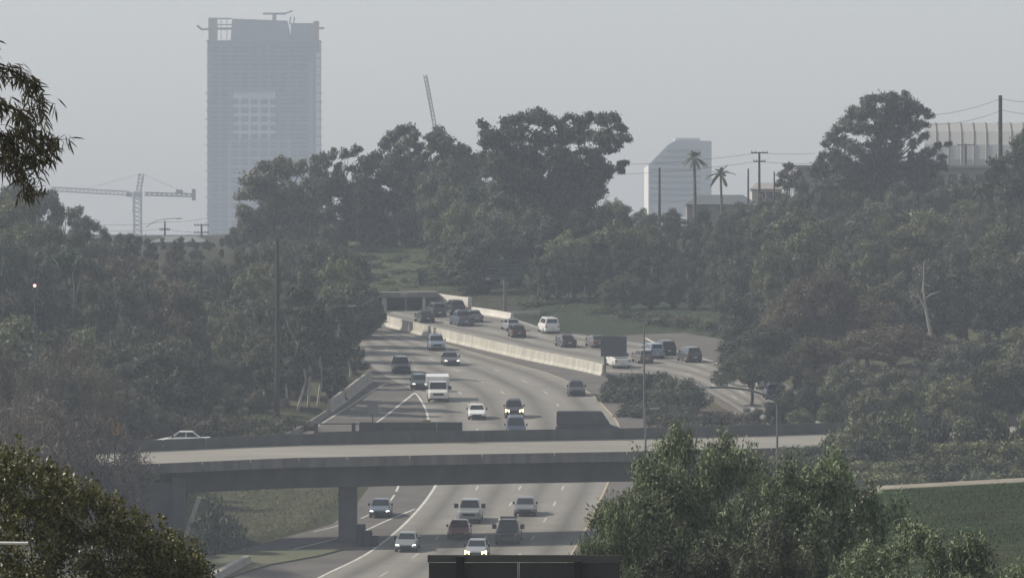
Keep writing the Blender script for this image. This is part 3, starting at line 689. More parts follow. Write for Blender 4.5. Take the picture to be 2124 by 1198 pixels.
# red signal light deep in the left trees
so = TG(72, 690.0); D_ = 690
s6 = empty('signal_light', so, None, 'small lit red signal in the dark trees at far left', 'signal')
c = P(72, 592, D_) - so
MB().box(-0.16, 0.16, 0.02, 0.22, c.z - 0.5, c.z + 0.5).build('housing', DKST, s6)
MB().tube([(c.x, -0.12, c.z), (c.x, 0.02, c.z)], 0.12, 12).build('lens', mat('red_lens', (0.8, 0.2, 0.15), 0.3, emit=(1.0, 0.55, 0.45), estr=2.5), s6)
MB().tube([(0, 0.12, -0.5), (0, 0.12, c.z - 0.5)], 0.06).build('post', DKST, s6)
# ------------------------------------------------------------------ vegetation
def leaves_mesh(name, pts, nrm, length, width, rng, droop=0.3, shape='rhomb'):
    """one small leaf face for every point"""
    n = len(pts)
    d = rng.normal(size=(n, 3)); d[:, 2] -= droop * 1.5
    d /= np.linalg.norm(d, axis=1)[:, None] + 1e-9
    nn = nrm * 1.15 + rng.normal(size=(n, 3)) * 0.45
    s = np.cross(d, nn); s /= np.linalg.norm(s, axis=1)[:, None] + 1e-9
    L = length * rng.uniform(0.6, 1.4, size=(n, 1)); Wd = width * rng.uniform(0.7, 1.3, size=(n, 1))
    fold = np.cross(s, d) * (Wd * 0.25)
    v = np.stack([pts - d * L * 0.5, pts + s * Wd * 0.5 + fold, pts + d * L * 0.5, pts - s * Wd * 0.5 + fold], axis=1).reshape(-1, 3)
    me = bpy.data.meshes.new(name)
    me.vertices.add(n * 4); me.vertices.foreach_set('co', v.astype(np.float32).ravel())
    me.loops.add(n * 4); me.loops.foreach_set('vertex_index', np.arange(n * 4, dtype=np.int32))
    me.polygons.add(n); me.polygons.foreach_set('loop_start', np.arange(0, n * 4, 4, dtype=np.int32))
    me.update(calc_edges=True); return me
def clump_points(clumps, per, rng, shell=2.4, low=0.75):
    P_, N_ = [], []
    for (x, y, z, rx, ry, rz) in clumps:
        k = max(8, int(per * (rx * ry * rz) ** (2 / 3)))
        u = rng.normal(size=(k, 3)); u /= np.linalg.norm(u, axis=1)[:, None]
        u[:, 2] = np.where(u[:, 2] < 0, u[:, 2] * low, u[:, 2])
        lump = 1 + 0.28 * np.sin(u[:, 0] * 5 + x) * np.sin(u[:, 1] * 5 + y) + 0.22 * np.sin(u[:, 2] * 7 + z * 3 + u[:, 0] * 4)
        r = rng.random(k) ** (1 / shell) * lump
        P_.append(np.array([x, y, z]) + u * np.array([rx, ry, rz]) * r[:, None]); N_.append(u)
    return np.concatenate(P_), np.concatenate(N_)
def skeleton(clumps, base, rt, rng, fork=0.45, n=7, lean=0.0):
    """tapered trunk with limbs that reach into the clumps"""
    mb = MB(); cs = np.array([c[:3] for c in clumps]); top = cs[:, 2].max(); cen = cs.mean(axis=0)
    b = np.array(base, float); f = np.array([b[0] * 0.6 + cen[0] * 0.4, b[1] * 0.6 + cen[1] * 0.4, b[2] + (top - b[2]) * fork])
    t1 = np.array([cen[0], cen[1], b[2] + (top - b[2]) * 0.85])
    mid = (b + f) / 2 + rng.normal(size=3) * [0.25, 0.25, 0]
    mb.tube([b - [0, 0, 0.5], b + [0, 0, 0.3], mid, f, (f + t1) / 2 + rng.normal(size=3) * 0.3, t1], [rt * 1.5, rt * 1.1, rt * 0.9, rt * 0.75, rt * 0.45, rt * 0.12], n)
    for c in cs[rng.permutation(len(cs))[:min(len(cs), 16)]]:
        s = f + (t1 - f) * rng.uniform(-0.25, 0.5); m_ = (s + c) / 2 + np.array([0, 0, 0.12 * np.linalg.norm(c - s)]) * rng.uniform(-0.5, 1) + rng.normal(size=3) * 0.2
        r0 = rt * rng.uniform(0.3, 0.5)
        mb.tube([s, m_, c], [r0, r0 * 0.65, r0 * 0.2], 5)
    return mb
LEAF = {
 'euc': leaf_mat('leaf_eucalyptus', (0.075, 0.084, 0.062), (0.115, 0.112, 0.080), 0.15, 0.25, 0.5),
 'dark': leaf_mat('leaf_dark_green', (0.046, 0.064, 0.042), (0.080, 0.090, 0.058), 0.15, 0.25, 0.5),
 'green': leaf_mat('leaf_olive_green', (0.100, 0.118, 0.062), (0.135, 0.138, 0.076), 0.15, 0.25, 0.5),
 'brown': leaf_mat('leaf_rusty', (0.108, 0.088, 0.064), (0.094, 0.088, 0.058), 0.15, 0.25, 0.5),
 'wil': leaf_mat('leaf_willow', (0.130, 0.168, 0.096), (0.155, 0.182, 0.106), 0.15, 0.5, 0.3),
 'near': leaf_mat('leaf_near_glossy', (0.085, 0.100, 0.026), (0.120, 0.115, 0.038), 0.2, 1.5, 0.3, 0.38, 0.7),
 'eucnear': leaf_mat('leaf_near_eucalyptus', (0.030, 0.032, 0.016), (0.070, 0.062, 0.030), 0.3, 2.0),
 'twig': leaf_mat('leaf_bare_twigs', (0.098, 0.078, 0.068), (0.080, 0.074, 0.058)),
 'dry': leaf_mat('leaf_dry_grass', (0.115, 0.108, 0.062), (0.075, 0.088, 0.042)),
 'ivy': leaf_mat('leaf_ivy', (0.055, 0.076, 0.036), (0.070, 0.080, 0.040)),
}
BARK = mat('bark_grey', (0.11, 0.095, 0.08), 0.9, var=0.3, scale=1.2); BARKP = mat('bark_pale', (0.27, 0.25, 0.22), 0.85, c2=(0.14, 0.12, 0.10), scale=0.8); BARKD = mat('bark_dark', (0.05, 0.043, 0.037), 0.9, var=0.2, scale=1.0)

PROTO = {}
def proto(kind, seed):
    rng = np.random.default_rng(seed * 7 + sum(map(ord, kind))); cl = []
    if kind == 'euc':                         # 15 m, hanging clumps held at branch ends with gaps
        H = 15.0
        for i in range(46):
            t_ = rng.random(); z = 1.6 + 12.0 * t_; a = rng.random() * 6.28; rr = (3.2 - 1.7 * abs(t_ - 0.55)) * rng.uniform(0.35, 1.15)
            r = rng.uniform(0.6, 1.15); cl.append((math.cos(a) * rr, math.sin(a) * rr, z, r, r, r * rng.uniform(1.0, 1.5)))
        pts, nr = clump_points(cl, 300, rng, 2.6); me = leaves_mesh('euc_crown', pts, nr, 0.5, 0.17, rng, 0.8); tr = skeleton(cl, (0, 0, 0), 0.26, rng)
    elif kind == 'oak':                       # 10 m crown of separate lobes around a dark heart
        H = 10.0
        for i in range(40):
            u = rng.normal(size=3); u /= np.linalg.norm(u); rr = rng.uniform(0.7, 1.08)
            r = rng.uniform(0.65, 1.2); cl.append((u[0] * 3.0 * rr, u[1] * 3.0 * rr, 5.0 + u[2] * 4.0 * rr, r, r, r * 0.9))
        for i in range(7):
            u = rng.normal(size=3) * 0.5; cl.append((u[0] * 1.6, u[1] * 1.6, 4.6 + u[2] * 2.0, 1.3, 1.3, 1.3))
        pts, nr = clump_points(cl, 270, rng, 2.8); me = leaves_mesh('oak_crown', pts, nr, 0.4, 0.2, rng, 0.2); tr = skeleton(cl, (0, 0, 0), 0.26, rng, 0.3)
    elif kind == 'dome':                      # 8 m smooth rounded acacia dome
        H = 8.0
        for i in range(60):
            a = rng.random() * 6.28; t_ = rng.random() ** 0.6; rr = 3.9 * t_; z = 3.4 + 3.6 * math.sqrt(max(0, 1 - t_ * t_)) * rng.uniform(0.35, 1)
            r = rng.uniform(0.8, 1.25); cl.append((math.cos(a) * rr, math.sin(a) * rr, z, r, r, r * 0.75))
        pts, nr = clump_points(cl, 480, rng, 3.2); me = leaves_mesh('dome_crown', pts, nr, 0.26, 0.14, rng, 0.1); tr = skeleton(cl, (0, 0, 0), 0.22, rng, 0.4)
    elif kind == 'shrub':                     # 3 m
        H = 3.0
        for i in range(18):
            a = rng.random() * 6.28; rr = 1.7 * rng.random() ** 0.5; r = rng.uniform(0.45, 0.85)
            cl.append((math.cos(a) * rr, math.sin(a) * rr, 0.4 + (2.3 - 0.7 * rr) * rng.random(), r, r, r * 0.9))
        pts, nr = clump_points(cl, 260, rng, 2.2); me = leaves_mesh('shrub_crown', pts, nr, 0.3, 0.14, rng, -0.2); tr = skeleton(cl, (0, 0, 0), 0.08, rng, 0.2, 5)
    elif kind == 'twiggy':                    # 9 m bare twiggy crown
        H = 9.0
        for i in range(26):
            u = rng.normal(size=3); u /= np.linalg.norm(u); rr = rng.random() ** 0.4
            r = rng.uniform(0.9, 1.5); cl.append((u[0] * 2.6 * rr, u[1] * 2.6 * rr, 5.2 + u[2] * 3.3 * rr, r, r, r))
        pts, nr = clump_points(cl, 150, rng, 1.6); me = leaves_mesh('twig_crown', pts, nr, 0.6, 0.07, rng, -0.6); tr = skeleton(cl, (0, 0, 0), 0.2, rng, 0.25)
    elif kind == 'willow':                    # 11 m feathery, hanging sprays
        H = 11.0
        for j in range(11):                   # lobes, each a bunch of hanging sprays
            t_ = (j + 0.5) / 11; a0 = j * 2.4; r0 = 2.1 * math.sqrt(max(0.03, 1 - t_ ** 4)) ; lx, ly, lz = math.cos(a0) * r0, math.sin(a0) * r0, 1.6 + 7.6 * t_; lr = rng.uniform(1.1, 1.75)
            for i in range(15):
                u = rng.normal(size=3); u /= np.linalg.norm(u); q = rng.uniform(0.55, 1.0); r = rng.uniform(0.38, 0.72)
                cl.append((lx + u[0] * lr * q, ly + u[1] * lr * q, max(0.6, lz + u[2] * lr * 1.15 * q), r * 0.85, r * 0.85, r * 1.25))
        pts, nr = clump_points(cl, 1000, rng, 2.0, 1.1); me = leaves_mesh('willow_crown', pts, nr, 0.21, 0.07, rng, 0.7); tr = skeleton(cl, (0, 0, 0), 0.22, rng, 0.3)
    to_ = tr.build('proto_trunk', None, None, smooth=True); tm = to_.data; bpy.data.objects.remove(to_)
    z = np.array([v.co.z for v in me.vertices]).max(); x = np.percentile(np.abs(np.array([v.co.x for v in me.vertices])), 98)
    PROTO[(kind, seed)] = (tm, me, float(z), float(x)); return PROTO[(kind, seed)]
RNG = random.Random(11)
SINK = {'shrub': 'shrub', 'twiggy': 'bare_tree', 'euc': 'eucalyptus_tree', 'oak': 'broadleaf_tree', 'dome': 'acacia_tree', 'willow': 'willow_tree'}
def plant(kind, px, ytop, D, leaf, label, group=None, width=None, bark=None, seed=None, base=None):
    """tree with its top at photo point (px, ytop) at distance D, standing on the terrain"""
    sd = seed if seed is not None else RNG.randrange(5 if kind in ('oak', 'euc') else 3)
    tm, cm, ph, pw = PROTO.get((kind, sd)) or proto(kind, sd)
    X = (px - CX) / F * D; gz = terrain(X, D) if base is None else base
    H = max(0.8, ZC - (ytop - HZ) / F * D - gz)
    s = H / ph; sw = s if width is None else (width / 2 / F * D) / pw
    if width is None: sw = s * RNG.uniform(0.85, 1.15) if kind != 'shrub' else max(s * RNG.uniform(0.9, 1.2), 0.7)
    o_ = empty(SINK[kind], (X, D, gz - 0.1), (0, 0, RNG.uniform(0, 6.28)), label, 'shrub' if kind == 'shrub' else 'tree', group)
    o_.scale = (sw, sw, s)
    t_ = link('trunk', tm, bark or (BARKP if kind == 'euc' else BARKD), o_); c = link('crown', cm, LEAF[leaf], o_)
    return o_
ORD = ['leftmost', 'second', 'third', 'fourth', 'fifth', 'sixth', 'seventh', 'eighth', 'ninth', 'tenth', 'eleventh', 'twelfth', 'thirteenth', 'fourteenth', 'fifteenth', 'sixteenth', 'seventeenth', 'eighteenth', 'nineteenth', 'twentieth', 'twenty-first', 'twenty-second', 'twenty-third', 'twenty-fourth', 'twenty-fifth']
TINT = {'euc': 'grey green', 'dark': 'dark green', 'green': 'olive green', 'brown': 'rusty', 'twig': 'bare twiggy', 'wil': 'pale green'}
KW = {'euc': 'eucalyptus', 'oak': 'broadleaf tree', 'twiggy': 'tree', 'shrub': 'shrub'}
def ordinal(i): return ORD[i] + ('' if i == 0 else ' from left')
def grove(place, grp, rows):
    names = ['back row', 'second row', 'third row', 'fourth row', 'fifth row', 'sixth row', 'seventh row', 'eighth row']  # counted from the skyline
    for ri, (kind, xs, D, topf, leafs, jit) in enumerate(rows):
        row = 'front row' if ri == len(rows) - 1 and ri else names[ri]
        for i, x in enumerate(xs):
            lf = RNG.choice(leafs); xx, DD = x + RNG.uniform(-12, 12), D + RNG.uniform(-8, 8)
            hh = RNG.uniform(7, 11) if kind == 'oak' else RNG.uniform(9, 13.5)
            X_ = (xx - CX) / F * DD; yh = HZ + (ZC - terrain(X_, DD) - hh) / DD * F     # where a tree of that height would top out
            plant(kind, xx, max(topf(x) + RNG.uniform(0, jit), yh if ri else 0), DD, lf, f'{TINT[lf]} {KW[kind]}, {row} of {place}, {ordinal(i)}', grp)
def scatter(kind, spots, leafs, place, grp, width=None, drop=None):
    for i, (x, y, D) in enumerate(sorted(spots)):
        if drop: D = DP(y + drop)
        lf = RNG.choice(leafs); plant(kind, x, y, D, lf, f'{TINT[lf]} {KW[kind]} {place}, {ordinal(i)}', grp, width=None if width is None else RNG.uniform(*width))
def fr_(a, b, s): return [a + s * i for i in range(int((b - a) / s) + 1)]
LSKY = [(-60, 358), (60, 360), (110, 380), (150, 415), (210, 460), (300, 484), (400, 490), (440, 530), (470, 520), (520, 492), (575, 476), (640, 488), (690, 468), (735, 530), (760, 630)]
lsky = lambda o: (lambda x: lerp_table(LSKY, x) + o)
grove('the left slope wood', 'trees of the wood on the left slope', [
 ('euc', fr_(-50, 440, 46), 968, lsky(0), ['euc', 'dark'], 14),
 ('oak', fr_(-40, 450, 56), 925, lsky(14), ['dark', 'euc', 'brown'], 30),
 ('euc', fr_(-50, 440, 60), 888, lsky(30), ['euc', 'dark', 'green', 'green'], 40),
 ('oak', fr_(-30, 440, 62), 850, lsky(60), ['dark', 'green', 'brown', 'euc'], 40),
 ('euc', fr_(-50, 440, 64), 815, lsky(80), ['dark', 'euc', 'green', 'green', 'brown'], 40),
 ('oak', fr_(-30, 400, 66), 780, lsky(120), ['dark', 'euc', 'green', 'green', 'brown'], 40),
 ('oak', fr_(-40, 380, 70), 752, lsky(160), ['dark', 'euc', 'green'], 40),
])
scatter('oak', [(405, 700, 800), (455, 735, 790), (425, 780, 772), (482, 790, 776), (535, 800, 780)], ['dark', 'euc', 'brown', 'green'], 'between the left slope wood and the ramp', 'trees between the left wood and the ramp')
grove('the hazy trees below the tower', 'hazy trees below the tower', [('oak', fr_(190, 520, 30), 1120, lambda x: lerp_table([(190, 474), (300, 484), (430, 490), (520, 484)], x), ['euc', 'dark'], 6), ('oak', fr_(200, 520, 34), 1060, lambda x: 497, ['euc', 'dark'], 8), ('oak', fr_(200, 520, 36), 1015, lambda x: 506, ['euc', 'dark'], 12)])
grove('the exit ramp trees', 'trees beside the exit ramp', [
 ('oak', fr_(450, 740, 52), 940, lsky(0), ['dark', 'euc'], 20),
 ('euc', fr_(460, 735, 52), 890, lsky(0), ['dark', 'euc'], 20),
 ('euc', fr_(475, 720, 54), 858, lsky(25), ['dark', 'euc', 'green', 'green', 'brown'], 50),
 ('oak', fr_(450, 690, 54), 832, lsky(70), ['dark', 'euc', 'green', 'green', 'brown'], 50),
 ('euc', fr_(450, 660, 54), 808, lsky(100), ['dark', 'euc', 'green'], 60),
 ('oak', fr_(430, 600, 58), 790, lsky(180), ['dark', 'euc', 'green'], 60),
])
plant('oak', 748, 585, 884, 'dark', 'dark tree overhanging the oncoming lanes at the left bend', width=84)
plant('euc', 722, 545, 872, 'dark', 'leaning dark eucalyptus next to the left bend', width=100)
plant('shrub', 735, 742, 838, 'green', 'rounded green shrub above the concrete ramp barrier', width=70)
plant('shrub', 775, 655, 905, 'dark', 'small dark shrub at the far left end of the median barrier', width=40)
scatter('twiggy', [(590, 820, 786), (555, 832, 784), (520, 838, 784)], ['twig'], 'low on the bank above the exit ramp', 'bare brush on the ramp bank')
scatter('twiggy', [(30, 700, 700), (95, 735, 690), (150, 690, 705), (205, 745, 690), (240, 800, 694), (20, 800, 650), (80, 830, 640), (140, 800, 645), (190, 830, 640)], ['twig', 'brown'], 'in the thicket left of the bridge', 'bare trees left of the bridge')
scatter('oak', [(60, 700, 716), (180, 745, 722), (270, 800, 726), (-10, 690, 706), (110, 860, 652), (10, 860, 655), (170, 905, 655), (320, 835, 735), (120, 760, 700)], ['dark', 'euc'], 'in the thicket left of the bridge', 'leafy trees left of the bridge')
scatter('shrub', [(290, 860, 735), (335, 850, 742), (380, 858, 742), (420, 848, 748), (455, 850, 748), (490, 846, 752), (530, 850, 756), (570, 852, 762), (610, 862, 768)], ['dark', 'green', 'brown'], 'on the bank behind the left half of the bridge', 'shrubs behind the left half of the bridge', (70, 100))

PTR = mat('bark_white', (0.40, 0.37, 0.33), 0.85, c2=(0.22, 0.19, 0.17), scale=0.8)
def trunk_tree(x, yb, yt, D, lab, seed, lean):
    rr_ = random.Random(seed); yb_ = yb
    sp = [(x + lean + rr_.uniform(-24, 24), rr_.uniform(yt, yt + 140), rr_.uniform(8, 15)) for _ in range(30)]
    silhouette('eucalyptus_tree', lab, D, (x, yb), sp, 'dark', 260, 0.45, 0.16, PTR, 0.13, seed=seed, depth=1.0, fork=0.62)
TT = [(640, 850, 600, 792, 'slim pale trunked eucalyptus left of the slim lamp post', 21, -6), (660, 846, 640, 794, 'slim pale trunked eucalyptus right of the slim lamp post', 22, 4), (680, 838, 690, 800, 'short pale trunked eucalyptus at the end of the ramp barrier', 23, 6), (596, 852, 660, 788, 'pale trunked eucalyptus above the bare brush by the ramp', 24, -4), (702, 812, 620, 816, 'pale trunked eucalyptus behind the ramp barrier', 25, 4), (618, 856, 640, 786, 'thin pale trunked eucalyptus between the bare brush and the lamp post', 26, 3), (728, 790, 600, 830, 'pale trunked eucalyptus next to the upper end of the ramp barrier', 27, 2)]

# ---- skyline eucalyptus, each with its own silhouette
def silhouette(name, label, D, base, spots, leaf, per, ll, lw, bark, rt, droop=0.7, seed=1, depth=2.0, fork=0.45):
    rng = np.random.default_rng(seed); b = P(base[0], base[1], D); X = b.x; gz = terrain(X, D)
    o_ = empty(name, (X, D, gz), None, label, 'tree'); cl = []
    for (x, y, r) in spots:
        p = P(x, y, D); R = r / F * D
        y0 = rng.uniform(-depth, depth); cl.append((p.x - X, y0, p.z - gz, R, R, R * 0.85))
        for _ in range(3):
            u = rng.normal(size=3); u /= np.linalg.norm(u); q = rng.uniform(0.45, 0.75) * R
            cl.append((p.x - X + u[0] * R * 0.9, y0 + u[1] * R * 1.2, p.z - gz + u[2] * R * 0.75, q, q, q * 0.85))
    pts, nr = clump_points(cl, per, rng, 2.1); me = leaves_mesh('crown', pts, nr, ll, lw, rng, droop)
    skeleton(cl, (0, 0, 0), rt, rng, fork).build('trunk', bark, o_, smooth=True)
    link('crown', me, LEAF[leaf], o_); return o_
for a_ in TT: trunk_tree(*a_)
def fill(spots, x0, x1, y0, y1, n, r0, r1, seed):
    rr = random.Random(seed); return spots + [(rr.uniform(x0, x1), rr.uniform(y0, y1), rr.uniform(r0, r1)) for _ in range(n)]
silhouette('eucalyptus_tree', 'broad eucalyptus in front of the lower right of the tower', 1035, (585, 520), fill([(530, 372, 26), (560, 352, 22), (590, 350, 24), (618, 352, 22), (515, 400, 20), (508, 440, 18), (503, 466, 12), (545, 400, 28), (600, 395, 30), (640, 385, 22), (570, 440, 34), (625, 440, 30), (530, 470, 24)], 510, 660, 380, 500, 18, 16, 28, 3), 'euc', 260, 0.5, 0.2, BARK, 0.3, seed=3)
silhouette('eucalyptus_tree', 'thin gappy eucalyptus just right of the tower', 1040, (715, 520), fill([(668, 330, 13), (690, 322, 13), (715, 318, 12), (738, 314, 13), (750, 330, 10), (660, 362, 14), (728, 350, 10), (745, 365, 14), (690, 385, 16), (735, 400, 20), (675, 415, 20), (672, 345, 14), (655, 335, 12), (648, 350, 14), (755, 345, 13), (765, 335, 12), (700, 345, 10), (700, 360, 12)], 655, 765, 375, 500, 24, 16, 26, 4), 'euc', 240, 0.48, 0.18, BARKP, 0.22, seed=4)
silhouette('eucalyptus_tree', 'tall eucalyptus left of the crane boom with knobbly top', 1040, (820, 520), fill([(850, 268, 14), (832, 274, 15), (862, 280, 13), (815, 290, 16), (845, 298, 20), (798, 300, 14), (870, 305, 13), (785, 325, 18), (820, 325, 24), (860, 335, 20), (770, 345, 16), (800, 365, 26), (845, 370, 22), (880, 325, 14), (872, 350, 20), (840, 345, 24)], 755, 890, 340, 500, 30, 18, 30, 5), 'euc', 250, 0.5, 0.2, BARKP, 0.34, seed=5)
silhouette('eucalyptus_tree', 'rounded eucalyptus in front of the crane boom', 1030, (915, 520), fill([(890, 285, 14), (912, 275, 15), (928, 292, 15), (900, 305, 17), (950, 310, 13), (970, 312, 11), (985, 325, 11), (935, 335, 20), (965, 345, 18), (905, 335, 14), (925, 312, 18), (945, 325, 18), (985, 345, 16), (1000, 345, 16), (1005, 330, 12)], 885, 1010, 345, 520, 34, 18, 30, 6), 'euc', 250, 0.5, 0.2, BARKP, 0.3, seed=6)
silhouette('eucalyptus_tree', 'largest wide eucalyptus at the centre with overhanging right side', 975, (1130, 600), fill([(1005, 262, 13), (1018, 280, 18), (1010, 300, 14), (1050, 255, 17), (1070, 248, 15), (1095, 245, 17), (1118, 240, 18), (1140, 252, 16), (1165, 262, 16), (1178, 243, 11), (1205, 250, 17), (1225, 244, 13), (1250, 248, 17), (1275, 246, 14), (1285, 265, 14), (1296, 285, 14), (1285, 298, 9), (1040, 285, 22), (1080, 285, 26), (1120, 285, 28), (1165, 290, 26), (1205, 285, 24), (1245, 285, 24), (1265, 310, 15), (1050, 315, 24), (1100, 325, 30), (1150, 325, 28), (1225, 325, 26), (1285, 348, 12), (1294, 340, 9), (1268, 352, 10), (1250, 365, 16), (1215, 370, 26), (1170, 370, 30), (1110, 375, 30), (1060, 370, 26), (1020, 350, 22)], 1010, 1260, 330, 560, 60, 20, 34, 7), 'euc', 270, 0.5, 0.2, BARKP, 0.5, seed=7, depth=3.0)
silhouette('cypress_tree', 'big spreading cypress with flat sprays on the right skyline', 1020, (1830, 420), fill([(1800, 210, 15), (1825, 206, 16), (1850, 208, 18), (1875, 206, 16), (1890, 215, 14), (1910, 232, 14), (1930, 240, 10), (1770, 232, 18), (1800, 235, 24), (1840, 240, 30), (1880, 245, 26), (1908, 258, 16), (1755, 255, 16), (1785, 268, 26), (1830, 275, 30), (1875, 275, 24), (1735, 268, 12), (1725, 285, 15), (1712, 300, 10), (1745, 295, 18), (1710, 322, 12), (1735, 325, 18), (1770, 310, 24), (1820, 310, 26), (1860, 300, 18), (1765, 345, 18), (1840, 345, 24), (1890, 318, 8), (1920, 315, 9), (1945, 305, 9), (1965, 300, 8), (1950, 328, 10), (1920, 335, 12), (1905, 325, 10), (1935, 318, 10), (1895, 300, 12), (1915, 285, 12), (1885, 350, 18), (1800, 370, 24), (1850, 325, 24), (1900, 365, 18), (1930, 350, 14), (1955, 345, 12), (1700, 340, 14), (1690, 355, 14), (1745, 360, 20)], 1690, 1920, 335, 420, 26, 16, 26, 8), 'euc', 300, 0.55, 0.14, BARKD, 0.45, droop=-0.5, seed=8)
silhouette('broadleaf_tree', 'small dark pointed bush on the right skyline below the wires', 1060, (1640, 390), [(1638, 348, 13), (1628, 362, 13), (1650, 365, 14), (1640, 380, 16), (1620, 380, 10), (1655, 385, 12)], 'brown', 300, 0.4, 0.2, BARKD, 0.12, seed=9)
silhouette('broadleaf_tree', 'dark tree cut by the right edge of the frame on the skyline', 960, (2130, 420), [(2118, 300, 20), (2135, 275, 14), (2100, 330, 22), (2140, 320, 28), (2075, 345, 20), (2110, 370, 28), (2060, 370, 18), (2090, 400, 28), (2140, 390, 30), (2040, 395, 20)], 'dark', 280, 0.45, 0.2, BARKD, 0.25, seed=10)

ctop = [(420, 505), (480, 475), (520, 425), (700, 405), (760, 385), (900, 370), (1000, 350), (1240, 365), (1290, 400), (1330, 420), (1480, 440)]
ct = lambda o: (lambda x: lerp_table(ctop, x) + o)
grove('the central wood', 'trees of the central wood', [
 ('oak', fr_(430, 930, 44), 1085, ct(0), ['euc', 'dark'], 24),
 ('oak', fr_(440, 745, 48), 1050, ct(20), ['euc', 'dark'], 30),
 ('euc', fr_(935, 1310, 48), 1000, ct(-10), ['euc', 'dark', 'green'], 40),
 ('oak', fr_(450, 740, 50), 1005, ct(50), ['euc', 'dark', 'green'], 40),
 ('euc', fr_(950, 1330, 50), 972, ct(20), ['dark', 'euc', 'green'], 60),
 ('oak', fr_(975, 1340, 50), 950, ct(60), ['dark', 'euc', 'green'], 60),
])
VG = [(1118, 520), (1150, 500), (1182, 530), (1215, 505), (1250, 525), (1282, 510), (1318, 530), (1352, 520), (1388, 540), (1425, 535), (1460, 550), (1495, 560)]
for i, (x, y) in enumerate(VG):
    plant('euc', x, y, 934 - 0.02 * (x - 1118), RNG.choice(['dark', 'euc']), f'dark eucalyptus with pale trunk at the edge of the far grass verge, {ordinal(i)}', 'eucalyptus trees along the far grass verge', bark=PTR)
scatter('oak', [(1262, 575, 920), (1305, 560, 921), (1350, 580, 920), (1395, 570, 919), (1440, 590, 917), (1480, 585, 914), (1515, 600, 905)], ['dark', 'euc', 'green'], 'standing on the far grass verge', 'broadleaf trees on the far grass verge')
scatter('shrub', [(1305, 640, 913), (1345, 642, 906), (1385, 646, 902), (1425, 650, 899), (1465, 655, 895), (1500, 662, 890), (1250, 634, 919)], ['dark', 'euc', 'green'], 'along the front of the far grass verge', 'shrubs along the front of the far verge', (60, 84))
scatter('shrub', [(1110, 618, 932), (1165, 612, 933), (1230, 616, 932), (1300, 614, 931), (1370, 618, 930), (1440, 622, 928), (1490, 630, 925)], ['dark', 'euc'], 'along the back of the far grass verge', 'shrubs along the far grass verge', (70, 100))
scatter('oak', [(945, 505, 966), (965, 530, 964), (930, 545, 968), (958, 570, 962), (985, 590, 950)], ['green', 'dark'], 'at the right foot of the grassy cut slope', 'trees at the foot of the cut slope', (66, 80))
scatter('oak', [(772, 495, 1056), (805, 500, 1058), (846, 490, 1055), (888, 495, 1056), (915, 500, 1040)], ['green', 'euc', 'brown'], 'at the top of the grassy cut slope', 'trees at the top of the cut slope', (56, 72))
scatter('shrub', [(760, 535, 1030), (800, 528, 1040), (850, 525, 1042), (905, 528, 1030), (880, 550, 1010), (780, 560, 1000), (830, 568, 990), (765, 585, 975), (800, 590, 970), (855, 582, 976), (812, 548, 1015), (905, 560, 995), (745, 550, 1010), (740, 575, 985), (785, 575, 985), (835, 545, 1020), (868, 565, 992), (895, 588, 968), (925, 575, 980), (770, 545, 1020), (850, 598, 962), (820, 606, 958)], ['green', 'brown', 'dark'], 'on the grassy cut slope', 'shrubs on the cut slope')
RSKY = [(1270, 415), (1330, 420), (1420, 430), (1500, 425), (1560, 405), (1620, 390), (1700, 375), (1800, 380), (1900, 378), (2000, 380), (2060, 355), (2124, 330), (2200, 320)]
RSKY = [(a, b - (24 if 1620 < a < 2010 else 6)) for a, b in RSKY]
rsky = lambda o: (lambda x: lerp_table(RSKY, x) + o)
grove('the right hill wood', 'trees of the wood on the right hill', [
 ('oak', fr_(1290, 2290, 50), 1035, rsky(0), ['euc', 'dark'], 14),
 ('euc', fr_(1300, 2290, 58), 1000, rsky(15), ['euc', 'dark', 'green'], 40),
 ('oak', fr_(1320, 2290, 60), 970, rsky(40), ['dark', 'euc', 'green'], 40),
 ('euc', fr_(1345, 2290, 60), 945, rsky(60), ['euc', 'dark', 'green'], 50),
 ('oak', fr_(1490, 2290, 62), 915, rsky(90), ['dark', 'euc', 'green', 'green'], 50),
 ('euc', fr_(1525, 2290, 64), 885, rsky(120), ['dark', 'euc', 'green', 'green'], 50),
 ('oak', fr_(1540, 2290, 66), 858, rsky(160), ['dark', 'green', 'euc'], 60),
])
for x, y, w, s in [(1700, 545, 150, 0), (1640, 600, 120, 1), (1800, 600, 150, 2)]:
    plant('dome', x, y, 838, 'brown', ['rust tinted acacia dome, highest of the rounded crowns at right', 'rusty acacia dome nearest the departing lanes', 'green grey acacia dome behind the rusty pair'][s], width=w, seed=s)
plant('dome', 1850, 665, 815, 'brown', 'wide rust brown acacia dome, rightmost of the rounded crowns', width=230, seed=0)
plant('dome', 1590, 665, 808, 'dark', 'dark acacia leaning over the departing lanes at right', width=170, seed=1)
plant('dome', 1558, 712, 797, 'dark', 'low dark acacia crown in front of the departing bend', width=130, seed=2)
plant('dome', 1690, 690, 800, 'brown', 'low rusty acacia dome above the departing lanes', width=150, seed=2)
scatter('oak', [(1770, 735, 780), (1840, 750, 770), (1910, 735, 785), (1975, 710, 790), (2040, 680, 795), (2110, 670, 790), (1690, 780, 770), (1725, 790, 757), (1800, 800, 750), (1860, 790, 752), (1920, 775, 758), (1980, 770, 756), (2040, 745, 760), (2100, 735, 760), (2150, 730, 760), (1640, 800, 772), (1610, 820, 762), (1655, 840, 745), (1560, 840, 755)], ['green', 'green', 'dark', 'euc'], 'on the bank right of the departing lanes', 'trees on the bank right of the departing lanes')
